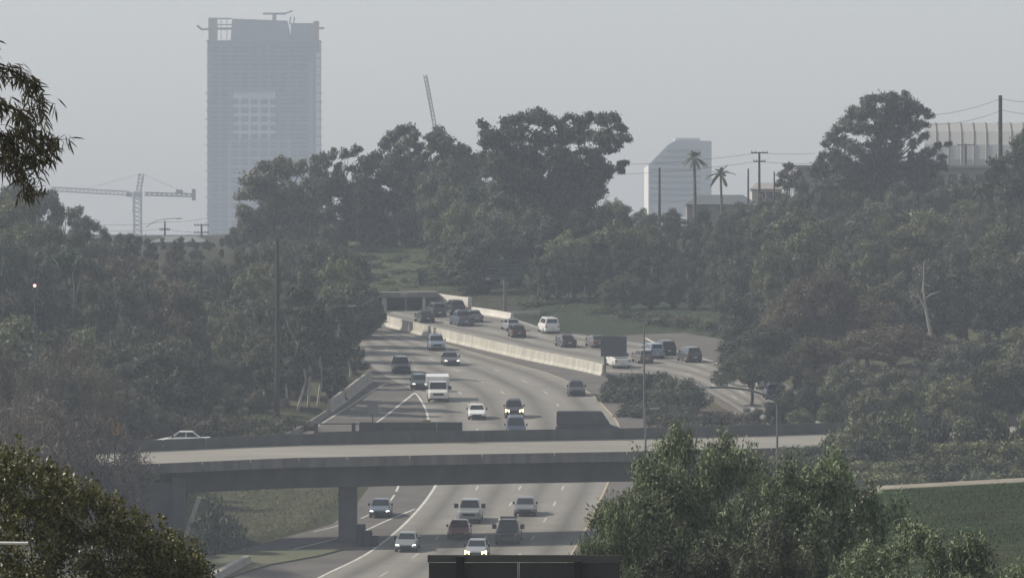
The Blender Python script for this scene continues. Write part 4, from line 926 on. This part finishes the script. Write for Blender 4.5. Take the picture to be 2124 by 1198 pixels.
scatter('shrub', [(1790, 945, 648), (1835, 950, 646), (1880, 942, 648), (1930, 948, 646), (1975, 940, 648), (2025, 946, 646), (2075, 940, 648), (2120, 945, 646), (1810, 965, 630), (1870, 968, 628), (1950, 965, 630), (2030, 962, 628), (2100, 960, 630)], ['green', 'dark', 'green'], 'just behind the pale path', 'shrubs just behind the pale path', (90, 120))
scatter('oak', [(1665, 765, 806), (1625, 790, 800), (1690, 750, 812)], ['dark', 'euc'], 'under the acacia domes beside the departing lanes', 'trees under the acacia domes')
scatter('shrub', [(1745, 880, 664), (1790, 850, 666), (1840, 835, 665), (1890, 840, 664), (1940, 855, 664), (1990, 845, 666), (2040, 838, 664), (2090, 842, 665), (2140, 840, 664), (1765, 915, 660), (1820, 905, 660), (1875, 900, 660), (1930, 912, 660), (1985, 905, 660), (2045, 900, 660), (2110, 905, 660), (1610, 925, 664), (1650, 918, 665), (1690, 915, 664), (1720, 925, 660), (1670, 940, 658), (1735, 935, 657)], ['green', 'dark', 'green'], 'between the bridge road and the pale path', 'shrubs between the bridge road and the pale path', (80, 115))
scatter('shrub', [(1275, 772, 836), (1305, 765, 834), (1335, 768, 832), (1365, 765, 831), (1395, 772, 829), (1430, 778, 826), (1290, 792, 822), (1322, 795, 818), (1350, 798, 817), (1380, 800, 816), (1410, 800, 816), (1438, 802, 816), (1318, 822, 806), (1350, 825, 804), (1385, 828, 803), (1420, 830, 800)], ['dark', 'euc', 'dark'], 'in the wedge between the carriageways', 'shrubs between the carriageways', (60, 90), 42)
scatter('shrub', [(1400, 850, 790), (1440, 850, 785), (1480, 848, 783), (1515, 845, 782), (1430, 872, 776), (1550, 850, 775), (1480, 875, 772), (1530, 875, 768), (1590, 870, 765)], ['brown', 'dark', 'twig'], 'on the slope right of the median wedge', 'brush right of the median', (66, 90), 34)
# pale leaning trunk at right, bare
so = TG(1925, 818); o_ = empty('dead_tree', so, None, 'pale bare forked tree trunk among the dark trees at right', 'tree')
q = lambda x, y: P(x, y, 818) - so
mb = MB(); mb.tube([q(1938, 760), q(1932, 700), q(1920, 640), q(1915, 600), q(1917, 540)], [0.2, 0.18, 0.13, 0.09, 0.03], 8); mb.tube([q(1920, 640), q(1908, 618), q(1892, 612)], [0.13, 0.1, 0.04]); mb.tube([q(1918, 620), q(1932, 610), q(1950, 604)], [0.1, 0.08, 0.03])
mb.tube([(0.3, 0, -0.4), q(1938, 760)], [0.3, 0.26], 8); mb.build('trunk', mat('bleached_wood', (0.30, 0.27, 0.25), 0.8), o_)
plant('shrub', 449, 1016, 652.5, 'dark', 'dark pointed ivy mound under the left end of the bridge', width=104)
# ---- palms
def palm(px, ytop, ybase, D, label, n, fl, rt, seed):
    rng = random.Random(seed); b = TG(px, D); o_ = empty('palm_tree', b, None, label, 'tree')
    t_ = P(px, ytop, D) - b; MB().tube([(0, 0, -0.3), t_ * 0.5 + Vector((0.1, 0, 0)), t_], [rt * 1.2, rt, rt * 0.9], 8).build('trunk', BARK, o_)
    me0 = None
    for i in range(n):
        az = i * 2.399; el = rng.uniform(-0.5, 1.25); L_ = fl * rng.uniform(0.85, 1.1); mb = MB()
        d = Vector((math.cos(az) * math.cos(el), math.sin(az) * math.cos(el), math.sin(el))); s = d.cross(Vector((0, 0, 1))).normalized(); pts = []
        for j in range(7):
            u = j / 6; pts.append(t_ + d * L_ * u - Vector((0, 0, L_ * 0.45 * u * u)))
        for j in range(6):
            w0, w1 = fl * 0.10 * (0.3 + 1.6 * (j / 6) if j < 4 else 1.2), fl * 0.10 * (0.3 + 1.6 * ((j + 1) / 6) if j < 3 else (1.1 if j < 5 else 0.05))
            i0 = len(mb.v); up = Vector((0, 0, 0.08))
            mb.v += [tuple(pts[j] - s * w0), tuple(pts[j] + up), tuple(pts[j] + s * w0), tuple(pts[j + 1] - s * w1), tuple(pts[j + 1] + up), tuple(pts[j + 1] + s * w1)]
            mb.f += [(i0, i0 + 1, i0 + 4, i0 + 3), (i0 + 1, i0 + 2, i0 + 5, i0 + 4)]
        mb.build('frond', LEAF['dark'], o_, recalc=False)
palm(1440, 328, 415, 1060, 'taller slim palm in front of the pale office block', 30, 1.7, 0.2, 1)
palm(1495, 362, 405, 1055, 'shorter palm with open fan crown right of the office block', 15, 2.2, 0.16, 2)

# ---- willows at right foreground
WL = [(1325, 945, 300, 320, 0, 'feathery willow leaning over the right lane, nearest the guide sign'), (1395, 925, 318, 300, 1, 'dark willow behind the feathery one, left of the tallest'), (1445, 864, 330, 270, 2, 'tallest narrow willow overlapping the bridge deck'), (1522, 882, 334, 240, 0, 'narrow dark willow right of the tallest one'),
      (1630, 930, 300, 350, 1, 'wide green willow right of the dark gap'), (1745, 918, 312, 320, 2, 'wide green willow above the lower right slope'), (1270, 1010, 286, 170, 1, 'low willow clump beside the end of the guide sign'),
      (1870, 1062, 262, 330, 0, 'pale green young willow at the bottom right'), (1975, 1075, 254, 310, 1, 'small willow at the bottom right corner slope'), (2095, 1150, 245, 280, 2, 'willow top cut by the bottom right corner'), (1570, 1060, 280, 260, 2, 'lower willow, darker, in front of the wide green pair'), (1430, 1120, 262, 260, 1, 'dark willow at the bottom between the sign and the green pair')]
for x, y, D, w, s, lab in WL:
    D *= 0.68; y -= 18
    plant('willow', x, y, D, 'dark' if lab.startswith(('dark willow at', 'lower willow')) else 'wil', lab, None, width=w, seed=s, bark=BARK)  # two low willows darkened by leaf colour to imitate the shady gap between clumps

# ---- near bush at bottom left and near eucalyptus spray at top left
BD = 86.0; rng = np.random.default_rng(77)
outline = [(-60, 925), (0, 935), (40, 945), (70, 955), (110, 985), (150, 985), (195, 1010), (230, 1040), (270, 1075), (310, 1080), (350, 1110), (400, 1135), (440, 1190), (470, 1230)]
bo = TG(120, BD); nb_ = empty('near_bush', bo, None, 'glossy small leaved bush filling the bottom left corner', 'bush')
cl = []; rr = random.Random(5)
for i in range(330):
    x = rr.uniform(-140, 460); yt = lerp_table(outline, x); y = rr.uniform(yt + 25, 1290) if i % 3 else yt + rr.uniform(2, 45)
    p = P(x, min(y, 1330), BD); R = rr.uniform(0.07, 0.17); cl.append((p.x - bo.x, rr.uniform(-0.5, 0.5), p.z - bo.z, R, R, R * 1.1))
for i in range(90):
    x = rr.uniform(-160, 450); p = P(x, rr.uniform(lerp_table(outline, x) + 45, 1260), BD + 0.8); cl.append((p.x - bo.x, rr.uniform(0.5, 1.1), p.z - bo.z, 0.2, 0.2, 0.2))
for i in range(60):
    p = P(rr.uniform(-160, 470), rr.uniform(1230, 1480), BD); cl.append((p.x - bo.x, rr.uniform(-0.6, 0.6), p.z - bo.z, 0.25, 0.25, 0.25))
for i in range(34):                                              # upright twig tips
    x = rr.uniform(-20, 425); yt = lerp_table(outline, x) - rr.uniform(0, 40)
    for j in range(4): p = P(x + j * 3, yt + j * 12, BD); cl.append((p.x - bo.x, rr.uniform(-0.3, 0.3), p.z - bo.z, 0.028, 0.028, 0.04))
pts, nr = clump_points(cl, 5200, rng, 1.5, 1.0)
me = leaves_mesh('crown', pts, nr, 0.043, 0.025, rng, -0.5); link('crown', me, LEAF['near'], nb_)
mb = MB()
for c in cl[::22]: mb.tube([(rr.uniform(-0.2, 0.2), 0, -0.2), (c[0] * 0.5 + rr.uniform(-.1, .1), c[1] * 0.5, c[2] * 0.55), (c[0], c[1], c[2])], [0.012, 0.007, 0.003], 5)
mb.build('stem', BARKD, nb_)
wr = P(-60, 1127, 84.6); o_ = empty('white_rail', (wr.x, wr.y, TG(0, 84.6).z), None, 'thin white rail poking out of the bush at the left edge', 'rail')
a = P(-160, 1124, 84.6) - o_.location; b = P(58, 1126, 84.6) - o_.location
MB().tube([a, b], 0.016, 6).build('rail', mat('white_rail', (0.75, 0.73, 0.7), 0.5), o_); MB().tube([(a.x + 0.2, 0, -0.2), (a.x + 0.2, 0, a.z)], 0.02, 6).build('post', mat('white_rail', (0.75, 0.73, 0.7)), o_)

ED = 70.0; eo = TG(-330, ED); et = empty('near_eucalyptus', eo, None, 'near eucalyptus with long hanging leaves at the top left edge', 'tree')
q = lambda x, y, d=0.0: P(x, y, ED + d) - eo
mb = MB(); mb.tube([(0, 0, -0.4), q(-325, 700), q(-300, 200), q(-290, -200)], [0.16, 0.13, 0.09, 0.05], 8)
limbs = [[(-305, 300), (-120, 160), (-10, 140), (60, 170), (85, 230)], [(-300, 350), (-150, 250), (-20, 215), (50, 240), (78, 300)], [(-310, 400), (-120, 330), (0, 310), (70, 325), (118, 290)], [(-310, 420), (-140, 330), (-20, 325), (40, 345), (62, 390)], [(-300, 300), (-160, 140), (-60, 60), (-20, 110)], [(-70, 235), (-20, 265), (20, 285), (60, 262)]]
LP, LD_ = [], []; rr = random.Random(9)
for lb in limbs:
    pp = smooth_path([q(x, y, rr.uniform(-0.25, 0.25)) for x, y in lb], 8); mb.tube(pp, [0.02 * (1 - i / len(pp)) + 0.003 for i in range(len(pp))], 5)
    for i, p in enumerate(pp):
        if i < len(pp) * 0.4 and rr.random() < 0.5: continue
        for _ in range(3):
            e = p + Vector((rr.gauss(0, 0.05), rr.gauss(0, 0.1), rr.gauss(0.0, 0.045))); mb.tube([p, e], [0.004, 0.002], 4)
            for _ in range(5):
                LP.append(e + Vector((rr.gauss(0, 0.025), rr.gauss(0, 0.05), rr.gauss(0, 0.025)))); a = rr.gauss(-0.95, 0.45)
                LD_.append(Vector((math.cos(a) * rr.choice((1, 1, -0.6)), rr.gauss(0, 0.35), math.sin(a))).normalized())
mb.build('trunk', BARKD, et)
lv = MB()
for p, d in zip(LP, LD_):
    L_ = rr.uniform(0.075, 0.135); w = rr.uniform(0.006, 0.0105); s = d.cross(Vector((rr.gauss(0, 1), rr.gauss(0, 1), rr.gauss(0, 1)))).normalized()
    c1 = p + d * L_ * 0.4; c2 = p + d * L_ * 0.75 - Vector((0, 0, 0.006)); e = p + d * L_ - Vector((0, 0, 0.018)); i0 = len(lv.v)
    lv.v += [tuple(p), tuple(c1 - s * w), tuple(c1 + s * w), tuple(c2 - s * w * 0.7), tuple(c2 + s * w * 0.7), tuple(e)]
    lv.f += [(i0, i0 + 1, i0 + 2), (i0 + 1, i0 + 3, i0 + 4, i0 + 2), (i0 + 3, i0 + 5, i0 + 4)]
lv.build('crown', LEAF['eucnear'], et, recalc=False)

# ---- ground cover
def cover(name, label, n, xr, yr, leaf, ln, wd, seed, keep, up=0.12):
    rng = np.random.default_rng(seed); pts = []
    while len(pts) < n:
        x = rng.uniform(*xr); y = rng.uniform(*yr)
        if keep(x, y): pts.append((x, y, terrain(x, y) + rng.random() * up))
    pts = np.array(pts); nr = np.tile([0, 0, 1.0], (n, 1))
    o = link(name, leaves_mesh(name, pts, nr, ln, wd, rng, -1.1), LEAF[leaf]); tag(o, label, None, None, 'stuff')
cover('grass_cover', 'deep green grass on the lower right slope', 30000, (7, 26), (212, 336), 'ivy', 0.13, 0.035, 1, lambda x, y: (x / y) > 0.035, 0.12)
cover('grass_cover', 'dry green grass on the bank below the bridge', 14000, (-34, -11), (662, 765), 'dry', 0.4, 0.07, 2, lambda x, y: x < lerp_table(XL, y) - 0.3)
cover('grass_cover', 'green grass on the far cut slope and verge', 14000, (-24, 24), (895, 1052), 'green', 0.26, 0.09, 3, lambda x, y: y > 955 or x > lerp_table(XR, y) + 0.3)
# ------------------------------------------------------------------ vehicles
GLASS = mat('car_glass', (0.012, 0.016, 0.02), 0.08, spec=0.6); TYRE = mat('tyre', (0.012, 0.012, 0.012), 0.85); RIM = mat('rim', (0.32, 0.32, 0.33), 0.35, 0.6)
TRIM = mat('black_trim', (0.014, 0.014, 0.016), 0.6); HLAMP = mat('headlight_glass', (0.55, 0.57, 0.6), 0.12, spec=0.8); TLAMP = mat('tail_lamp', (0.22, 0.012, 0.012), 0.25)
HLIT = mat('headlight_lit', (0.9, 0.85, 0.7), 0.2, emit=(1.0, 0.66, 0.20), estr=10.0); HLIT2 = mat('headlight_lit_white', (0.9, 0.9, 0.9), 0.2, emit=(1.0, 0.95, 0.85), estr=9.0); PLATE = mat('number_plate', (0.5, 0.5, 0.48), 0.6)
def paint(n, c, metal=0.0, r=0.32): return mat('paint_' + n, c, r, metal, coat=0.5)
PAINTS = {'black': paint('black', (0.012, 0.013, 0.016)), 'dark_grey': paint('dark_grey', (0.04, 0.043, 0.048)), 'grey': paint('grey', (0.13, 0.135, 0.14), 0.2), 'silver': paint('silver', (0.34, 0.36, 0.37), 0.3), 'white': paint('white', (0.72, 0.72, 0.70)),
          'blue': paint('blue', (0.03, 0.045, 0.075)), 'slate': paint('slate_blue', (0.085, 0.11, 0.15), 0.2), 'red': paint('red', (0.17, 0.032, 0.028)), 'maroon': paint('maroon', (0.05, 0.016, 0.018)), 'teal': paint('teal', (0.018, 0.05, 0.05)), 'taupe': paint('taupe', (0.14, 0.12, 0.11), 0.2), 'silverblue': paint('silver_blue', (0.22, 0.27, 0.34), 0.3)}
SPEC = {  # L, W, H, belt, hood front z, deck z, cabin base (front, rear), roof (front, rear), wheel radius
 'sedan': (4.75, 1.83, 1.45, 0.93, 0.74, 0.97, (-1.10, 1.72), (-0.22, 0.95), 0.32),
 'hatch': (4.25, 1.78, 1.52, 0.95, 0.76, 0.95, (-1.15, 1.98), (-0.30, 1.50), 0.31),
 'suv': (4.75, 1.90, 1.76, 1.10, 0.96, 1.10, (-1.05, 2.25), (-0.38, 1.98), 0.37),
 'pickup': (5.70, 2.00, 1.88, 1.16, 1.06, 1.16, (-1.00, 1.05), (-0.42, 0.85), 0.40),
 'van': (5.00, 1.98, 1.92, 1.12, 0.94, 1.12, (-1.85, 2.42), (-0.80, 2.28), 0.35),
 'cargo': (5.20, 2.02, 2.25, 1.20, 1.02, 1.20, (-1.80, 2.55), (-1.10, 2.52), 0.36),
 'truck': (6.60, 2.15, 2.10, 1.25, 1.12, 0.95, (-2.30, -0.95), (-1.85, -0.95), 0.42),
}
def ring(hw, zb, zt, y):
    h = [(hw * 0.90, zb), (hw, zb + 0.14), (hw, zt - 0.24), (hw * 0.97, zt - 0.07), (hw * 0.84, zt)]
    return [(x, y, z) for x, z in h] + [(-x, y, z) for x, z in reversed(h)]
def quad_on(c, u0, u1, v0, v1, off):
    a, b, d, e = [Vector(p) for p in c]             # bottom-left, bottom-right, top-right, top-left
    f = lambda u, v: (a.lerp(b, u)).lerp(e.lerp(d, u), v)
    n = (b - a).cross(e - a).normalized(); q = [f(u0, v0), f(u1, v0), f(u1, v1), f(u0, v1)]
    return MB().quadring([[p - n * 0.01 for p in q], [p + n * off for p in q]])
CARS = {}
def car_parts(kind):
    if kind in CARS: return CARS[kind]
    L_, W_, H, belt, hf, deck, (c0, c1), (r0, r1), wr = SPEC[kind]; hw = W_ / 2; f, r = -L_ / 2, L_ / 2; out = []
    def add(name, mb, key, parent=None, smooth=False):
        o = mb.build(name, None, None, smooth=smooth); me = o.data; bpy.data.objects.remove(o); out.append((name, me, key, parent)); return len(out) - 1
    st = [(f, 0.34, hf - 0.2, hw * 0.80), (f + 0.10, 0.25, hf - 0.06, hw * 0.92), (f + 0.35, 0.22, hf, hw * 0.98), (c0 + 0.05, 0.22, belt, hw), (0.0, 0.2, belt, hw)]
    if kind == 'truck': st += [(c1, 0.45, belt, hw), (c1 + 0.1, 0.55, 0.95, hw * 0.55), (r, 0.55, 0.95, hw * 0.55)]; 
    elif kind == 'pickup': st += [(c1 + 0.12, 0.25, belt, hw), (r - 0.08, 0.3, belt, hw), (r, 0.4, belt - 0.08, hw * 0.96)]
    else: st += [(min(c1, r - 0.3), 0.22, (belt + deck) / 2, hw), (r - 0.12, 0.27, deck, hw * 0.95), (r, 0.36, deck - 0.16, hw * 0.86)]
    st = sorted(st, key=lambda s_: s_[0])
    b = add('body', MB().quadring([ring(s_[3], s_[1], s_[2], s_[0]) for s_ in st]), 'paint')
    hb, ht = hw * 0.91, hw * (0.71 if kind not in ('cargo', 'truck') else 0.86); z0, z1 = belt - 0.05, H - 0.05
    B = [(-hb, c0, z0), (hb, c0, z0), (hb, c1, z0), (-hb, c1, z0)]; T = [(-ht, r0, z1), (ht, r0, z1), (ht, r1, z1), (-ht, r1, z1)]
    T2 = [(-ht * 0.86, r0 + 0.14, H), (ht * 0.86, r0 + 0.14, H), (ht * 0.86, r1 - 0.12, H), (-ht * 0.86, r1 - 0.12, H)]
    add('cabin', MB().quadring([B, T, T2]), 'paint')
    add('windshield', quad_on([B[1], B[0], T[0], T[1]][::1] if False else [B[0], B[1], T[1], T[0]], 0.05, 0.95, 0.14, 0.93, 0.012), 'glass')
    add('rear_window', quad_on([B[2], B[3], T[3], T[2]], 0.10, 0.90, 0.30 if kind in ('suv', 'van', 'hatch') else 0.2, 0.92, 0.012), 'glass')
    for sgn, c in ((1, [B[1], B[2], T[2], T[1]]), (-1, [B[3], B[0], T[0], T[3]])):
        spans = [(0.13, 0.50), (0.54, 0.90)] if kind not in ('pickup', 'truck', 'cargo') else [(0.22, 0.85)]
        if kind == 'cargo': spans = [(0.10, 0.27)]
        for u0, u1 in spans:
            if sgn < 0: u0, u1 = 1 - u1, 1 - u0
            add('side_window', quad_on(c, u0, u1, 0.2, 0.88, 0.012), 'glass')
    for sx in (-1, 1):
        add('headlight', MB().quadring([[(sx * hw * 0.62, f + 0.02, hf - 0.28), (sx * hw * 0.9, f + 0.12, hf - 0.26), (sx * hw * 0.9, f + 0.10, hf - 0.10), (sx * hw * 0.62, f - 0.012, hf - 0.13)], [(sx * hw * 0.62, f + 0.3, hf - 0.28), (sx * hw * 0.9, f + 0.3, hf - 0.26), (sx * hw * 0.9, f + 0.3, hf - 0.10), (sx * hw * 0.62, f + 0.3, hf - 0.13)]]), 'head')
        zt_ = (0.62 if kind in ('sedan', 'hatch') else 0.78); y_ = r - 0.02
        if kind != 'truck': add('tail_light', MB().box(min(sx * hw * 0.66, sx * hw * 0.9), max(sx * hw * 0.66, sx * hw * 0.9), y_ - 0.12, y_ + 0.03, zt_, zt_ + 0.18), 'tail')
        mz = belt + 0.08; mr_ = 0.34 if kind in ('pickup', 'truck', 'cargo') else 0.15
        add('mirror', MB().box(min(sx * (hw - 0.02), sx * (hw + mr_)), max(sx * (hw - 0.02), sx * (hw + mr_)), c0 + 0.35, c0 + 0.5, mz - 0.09, mz + (0.12 if mr_ < 0.3 else 0.28)), 'trim')
        for y in (f + 0.85, (r - 0.95) if kind != 'truck' else r - 1.6):
            w = add('wheel', MB().tube([(sx * (hw - 0.22), y, wr), (sx * (hw - 0.20), y, wr), (sx * (hw + 0.0), y, wr), (sx * (hw + 0.02), y, wr)], [wr * 0.9, wr, wr, wr * 0.88], 16), 'tyre')
            add('rim', MB().tube([(sx * (hw + 0.0), y, wr), (sx * (hw + 0.032), y, wr)], [wr * 0.62, wr * 0.5], 12), 'rim', w)
    add('grille', MB().box(-hw * 0.52, hw * 0.52, f - 0.015, f + 0.08, hf - 0.40, hf - 0.16), 'trim')
    add('bumper', MB().quadring([[(-hw * 0.86, f - 0.02, 0.24), (hw * 0.86, f - 0.02, 0.24), (hw * 0.86, f - 0.02, 0.42), (-hw * 0.86, f - 0.02, 0.42)], [(-hw * 0.97, f + 0.3, 0.22), (hw * 0.97, f + 0.3, 0.22), (hw * 0.97, f + 0.3, 0.44), (-hw * 0.97, f + 0.3, 0.44)]]), 'trim')
    add('number_plate', MB().box(-0.2, 0.2, r - 0.02, r + 0.018, 0.55, 0.68), 'plate')
    if kind == 'pickup':
        add('bed_liner', MB().box(-hw * 0.80, hw * 0.80, c1 + 0.2, r - 0.12, belt - 0.1, belt + 0.006), 'trim')
    if kind == 'truck':
        bx = MB().quadring([[(-1.2, -0.85, 0.8), (1.2, -0.85, 0.8), (1.2, r, 0.8), (-1.2, r, 0.8)], [(-1.2, -0.85, 2.5), (1.2, -0.85, 2.5), (1.2, r, 2.5), (-1.2, r, 2.5)], [(-1.16, -0.81, 2.54), (1.16, -0.81, 2.54), (1.16, r - 0.04, 2.54), (-1.16, r - 0.04, 2.54)]])
        i = add('cargo_box', bx, 'paint'); add('roof_edge', MB().box(-1.215, 1.215, -0.87, -0.80, 2.36, 2.48), 'trimlight', i)
    CARS[kind] = out; return out
MIDL = [a.lerp(b, 0.5) for a, b in zip(LEp, REp)]; MIDR = [a.lerp(b, 0.5) for a, b in zip(RNp, RFp)]
def heading(path, Y):
    for a, b in zip(path, path[1:]):
        if min(a.y, b.y) <= Y <= max(a.y, b.y):
            d = (b - a); return d
    return path[-1] - path[-2] if abs(path[-1].y - Y) < abs(path[0].y - Y) else path[1] - path[0]
SLOPE = math.atan(A1)
def vehicle(name, kind, colour, px, py, label, away=False, lit=None, cat=None, rot=None, at=None, skip=(), group=None):
    L_ = SPEC[kind][0]
    if at is None:
        d = heading(MIDR if away else MIDL, DP(py) + L_ / 2)
        if away and d.y < 0: d = -d
        if not away and d.y > 0: d = -d
        th = math.atan2(d.x, -d.y) if rot is None else rot
        th = (math.pi + (th - math.pi) * 0.6 if th > 0 else -math.pi + (th + math.pi) * 0.6) if away else th * 0.5
        sc_ = 0.86 if away else lerp_table([(740, 0.88), (900, 0.92), (1000, 0.95)], py); L_ *= sc_
        c = G(px, py); fx, fy = math.sin(th), -math.cos(th)
        ctr = c + Vector((0, abs(fy) * L_ / 2, 0)); ctr.x *= ctr.y / c.y; ctr.z = plane_z(ctr.y) + 0.012
        R_ = Matrix.Rotation(SLOPE, 3, 'X') @ Matrix.Rotation(th, 3, 'Z')
    else: ctr, R_, sc_ = at, Matrix.Rotation(rot, 3, 'Z'), 1.0
    root = empty(name, ctr, R_.to_euler(), label, cat or ('truck' if kind in ('truck',) else 'pickup truck' if kind == 'pickup' else 'van' if kind in ('van', 'cargo') else 'car'), group or ('vehicles leaving on the far carriageway' if away else 'vehicles coming down the freeway' if at is None else 'vehicles on the bridge'))
    root.scale = (sc_,) * 3
    M_ = {'paint': PAINTS[colour], 'glass': GLASS, 'tyre': TYRE, 'rim': RIM, 'trim': TRIM, 'head': lit or HLAMP, 'tail': TLAMP, 'plate': PLATE, 'trimlight': mat('box_edge', (0.62, 0.62, 0.6), 0.5)}
    objs = []
    for n, me, key, par in car_parts(kind):
        if n in skip: objs.append(None); continue
        o_ = link(n, me, M_[key], root if par is None else objs[par]); objs.append(o_)
        if n == 'headlight' and lit is HLIT:                     # lamps enlarged to imitate headlight glare on these two cars
            c_ = sum((v.co for v in me.vertices), Vector()) / len(me.vertices); o_.scale = (1.5, 1.15, 1.7); o_.location = Vector((c_.x * -0.5, c_.y * -0.15, c_.z * -0.7))
    return root
V = vehicle
V('suv', 'suv', 'silverblue', 905, 728, 'silver blue SUV in the left lane near the top of the oncoming bend')
V('sedan', 'sedan', 'dark_grey', 934, 759, 'dark grey sedan just below the silver blue SUV', lit=HLIT2)
V('suv', 'suv', 'black', 832, 775, 'black SUV in the tree shadow on the left lanes')
V('hatchback', 'hatch', 'teal', 869, 808, 'dark teal hatchback half hidden behind the white box truck', lit=HLIT2)
V('box_truck', 'truck', 'white', 908, 834, 'white box truck in the lane next to the exit gore')
V('sedan', 'sedan', 'white', 989, 871, 'white sedan right of and below the box truck')
V('suv', 'suv', 'dark_grey', 1066, 868, 'dark SUV with bright headlights above the bridge', lit=HLIT)
V('van', 'van', 'blue', 1070, 908, 'dark blue van right behind the bridge, in front of the lit SUV')
V('hatchback', 'hatch', 'black', 1195, 822, 'black hatchback alone in the lane nearest the median')
V('sedan', 'sedan', 'slate', 790, 1074, 'slate blue sedan with one glinting headlight beside the bridge pier', lit=HLIT2)
V('pickup_truck', 'pickup', 'silver', 975, 1086, 'silver pickup truck with large mirrors under the bridge')
V('sedan', 'sedan', 'red', 953, 1119, 'red sedan just in front of the silver pickup')
s13 = V('pickup_truck', 'pickup', 'dark_grey', 1055, 1130, 'dark pickup with roof rack and wide mirrors below the bridge')
V('sedan', 'sedan', 'grey', 1090, 1071, 'grey sedan in the right lane just under the bridge')
V('sedan', 'sedan', 'silver', 845, 1145, 'silver sedan at the white line left of the guide sign', lit=HLIT2)
V('sedan', 'sedan', 'silver', 990, 1160, 'sedan with bright yellow headlights cut off by the guide sign', lit=HLIT)
mb = MB(); 
for x in (-0.62, 0.62): mb.tube([(x, -0.5, 1.97), (x, 0.9, 1.97)], 0.03, 5)
for y in (-0.45, 0.2, 0.85): mb.tube([(-0.7, y, 2.02), (0.7, y, 2.02)], 0.03, 5)
for x in (-0.62, 0.62):
    for y in (-0.35, 0.75): mb.tube([(x, y, 1.86), (x, y, 1.97)], 0.025, 5)
mb.build('roof_rack', TRIM, s13)
A = dict(away=True)
V('sedan', 'sedan', 'black', 880, 670, 'dark sedan beside the median barrier at the far left', **A)
V('suv', 'suv', 'dark_grey', 904, 658, 'dark SUV just behind the far left sedan', **A)
V('suv', 'suv', 'black', 943, 652, 'black SUV entering the far underpass, highest on the road', **A)
V('pickup_truck', 'pickup', 'slate', 957, 677, 'slate pickup truck right of the far left sedan', **A)
V('sedan', 'sedan', 'grey', 981, 669, 'grey sedan behind the slate pickup truck', **A)
V('sedan', 'sedan', 'silver', 1060, 687, 'silver car half hidden behind the maroon hatchback', **A)
V('hatchback', 'hatch', 'maroon', 1072, 701, 'maroon hatchback in the middle of the departing lanes', **A)
V('van', 'van', 'white', 1138, 692, 'white van with dark rear window on the departing lanes', **A)
V('sedan', 'sedan', 'dark_grey', 1173, 721, 'dark grey sedan left of the square sign back', **A)
V('sedan', 'sedan', 'taupe', 1236, 722, 'taupe sedan peeking out left of the square sign back', **A)
V('pickup_truck', 'pickup', 'white', 1282, 764, 'white pickup under the square sign back', **A)
V('hatchback', 'hatch', 'taupe', 1332, 754, 'taupe hatchback behind the tall lamp post', **A)
V('suv', 'suv', 'silverblue', 1353, 744, 'pale blue SUV ahead of the taupe hatchback', **A)
V('suv', 'suv', 'black', 1378, 738, 'black SUV ahead of the pale blue one near the entry ramp', **A)
V('suv', 'suv', 'dark_grey', 1429, 752, 'dark SUV rightmost in the open on the departing lanes', **A)
V('sedan', 'sedan', 'white', 1550, 788, 'white sedan seen through the acacia branches', **A)
V('sedan', 'sedan', 'silver', 1582, 808, 'silver sedan behind the acacia, following the white sedan', **A)
V('suv', 'suv', 'blue', 1603, 830, 'dark blue SUV behind the acacia trunk', **A)
def on_bridge(px, s): p = bridge_pt(px, s, 0.79); p.z += 0.0; return p
V('sedan', 'sedan', 'white', 0, 0, 'white sedan driving left along the bridge', rot=-math.pi / 2, at=on_bridge(367, 9.2), lit=HLIT2)
V('cargo_van', 'cargo', 'black', 0, 0, 'dark cargo van driving right along the bridge', rot=math.pi / 2, at=on_bridge(1222, 9.2))
# flatbed trailer with low dark sides on the bridge
fo = on_bridge(850, 9.2); ft = empty('flatbed_trailer', fo, None, 'long low dark flatbed trailer with tool box crossing the bridge', 'trailer', 'vehicles on the bridge')
DKB = paint('trailer', (0.03, 0.033, 0.038))
MB().box(-4.2, 4.1, -1.1, 1.1, 0.72, 0.92).build('bed', DKB, ft)
for y in (-1.12, 1.06):
    for i in range(4): MB().box(-4.15 + i * 2.07, -4.15 + i * 2.07 + 2.03, y, y + 0.05, 0.94, 1.56).build('side_panel', DKB, ft)
for x in (1.6, 2.6):
    for s in (-1, 1):
        w = MB().tube([(x, s * 0.82, 0.4), (x, s * 1.05, 0.4)], [0.4, 0.38], 14).build('wheel', TYRE, ft)
MB().tube([(-4.2, 0, 0.8), (-6.2, 0, 0.75), (-7.8, 0, 0.7)], 0.09).build('tow_bar', DKB, ft)
for x in (-4.6, -7.6): MB().box(x - 0.15, x + 0.15, -0.5, 0.5, 0.1, 1.55).build('stake', DKB, ft)
MB().box(-7.8, -4.2, -0.55, -0.45, 1.42, 1.52).build('guard_rail', DKB, ft)
MB().box(0.95, 1.55, -0.7, 0.4, 0.925, 1.78).build('tool_box', mat('tan_box', (0.26, 0.20, 0.12), 0.7), ft)

# ------------------------------------------------------------------ air
hz = MB().box(-1560, 1560, -80, 4560, -14, 146).build('haze', None); tag(hz, 'pale even haze in the valley air', None, None, 'stuff')
m = bpy.data.materials.new('haze'); m.use_nodes = True; t = m.node_tree; t.nodes.clear()
ov = t.nodes.new('ShaderNodeOutputMaterial'); pv = t.nodes.new('ShaderNodeVolumePrincipled')
pv.inputs['Color'].default_value = (0.765, 0.862, 1.0, 1); pv.inputs['Density'].default_value = 2.1e-4; pv.inputs['Anisotropy'].default_value = 0.0
t.links.new(pv.outputs[0], ov.inputs['Volume']); hz.data.materials.append(m)
m.cycles.homogeneous_volume = True if hasattr(m, 'cycles') and hasattr(m.cycles, 'homogeneous_volume') else None
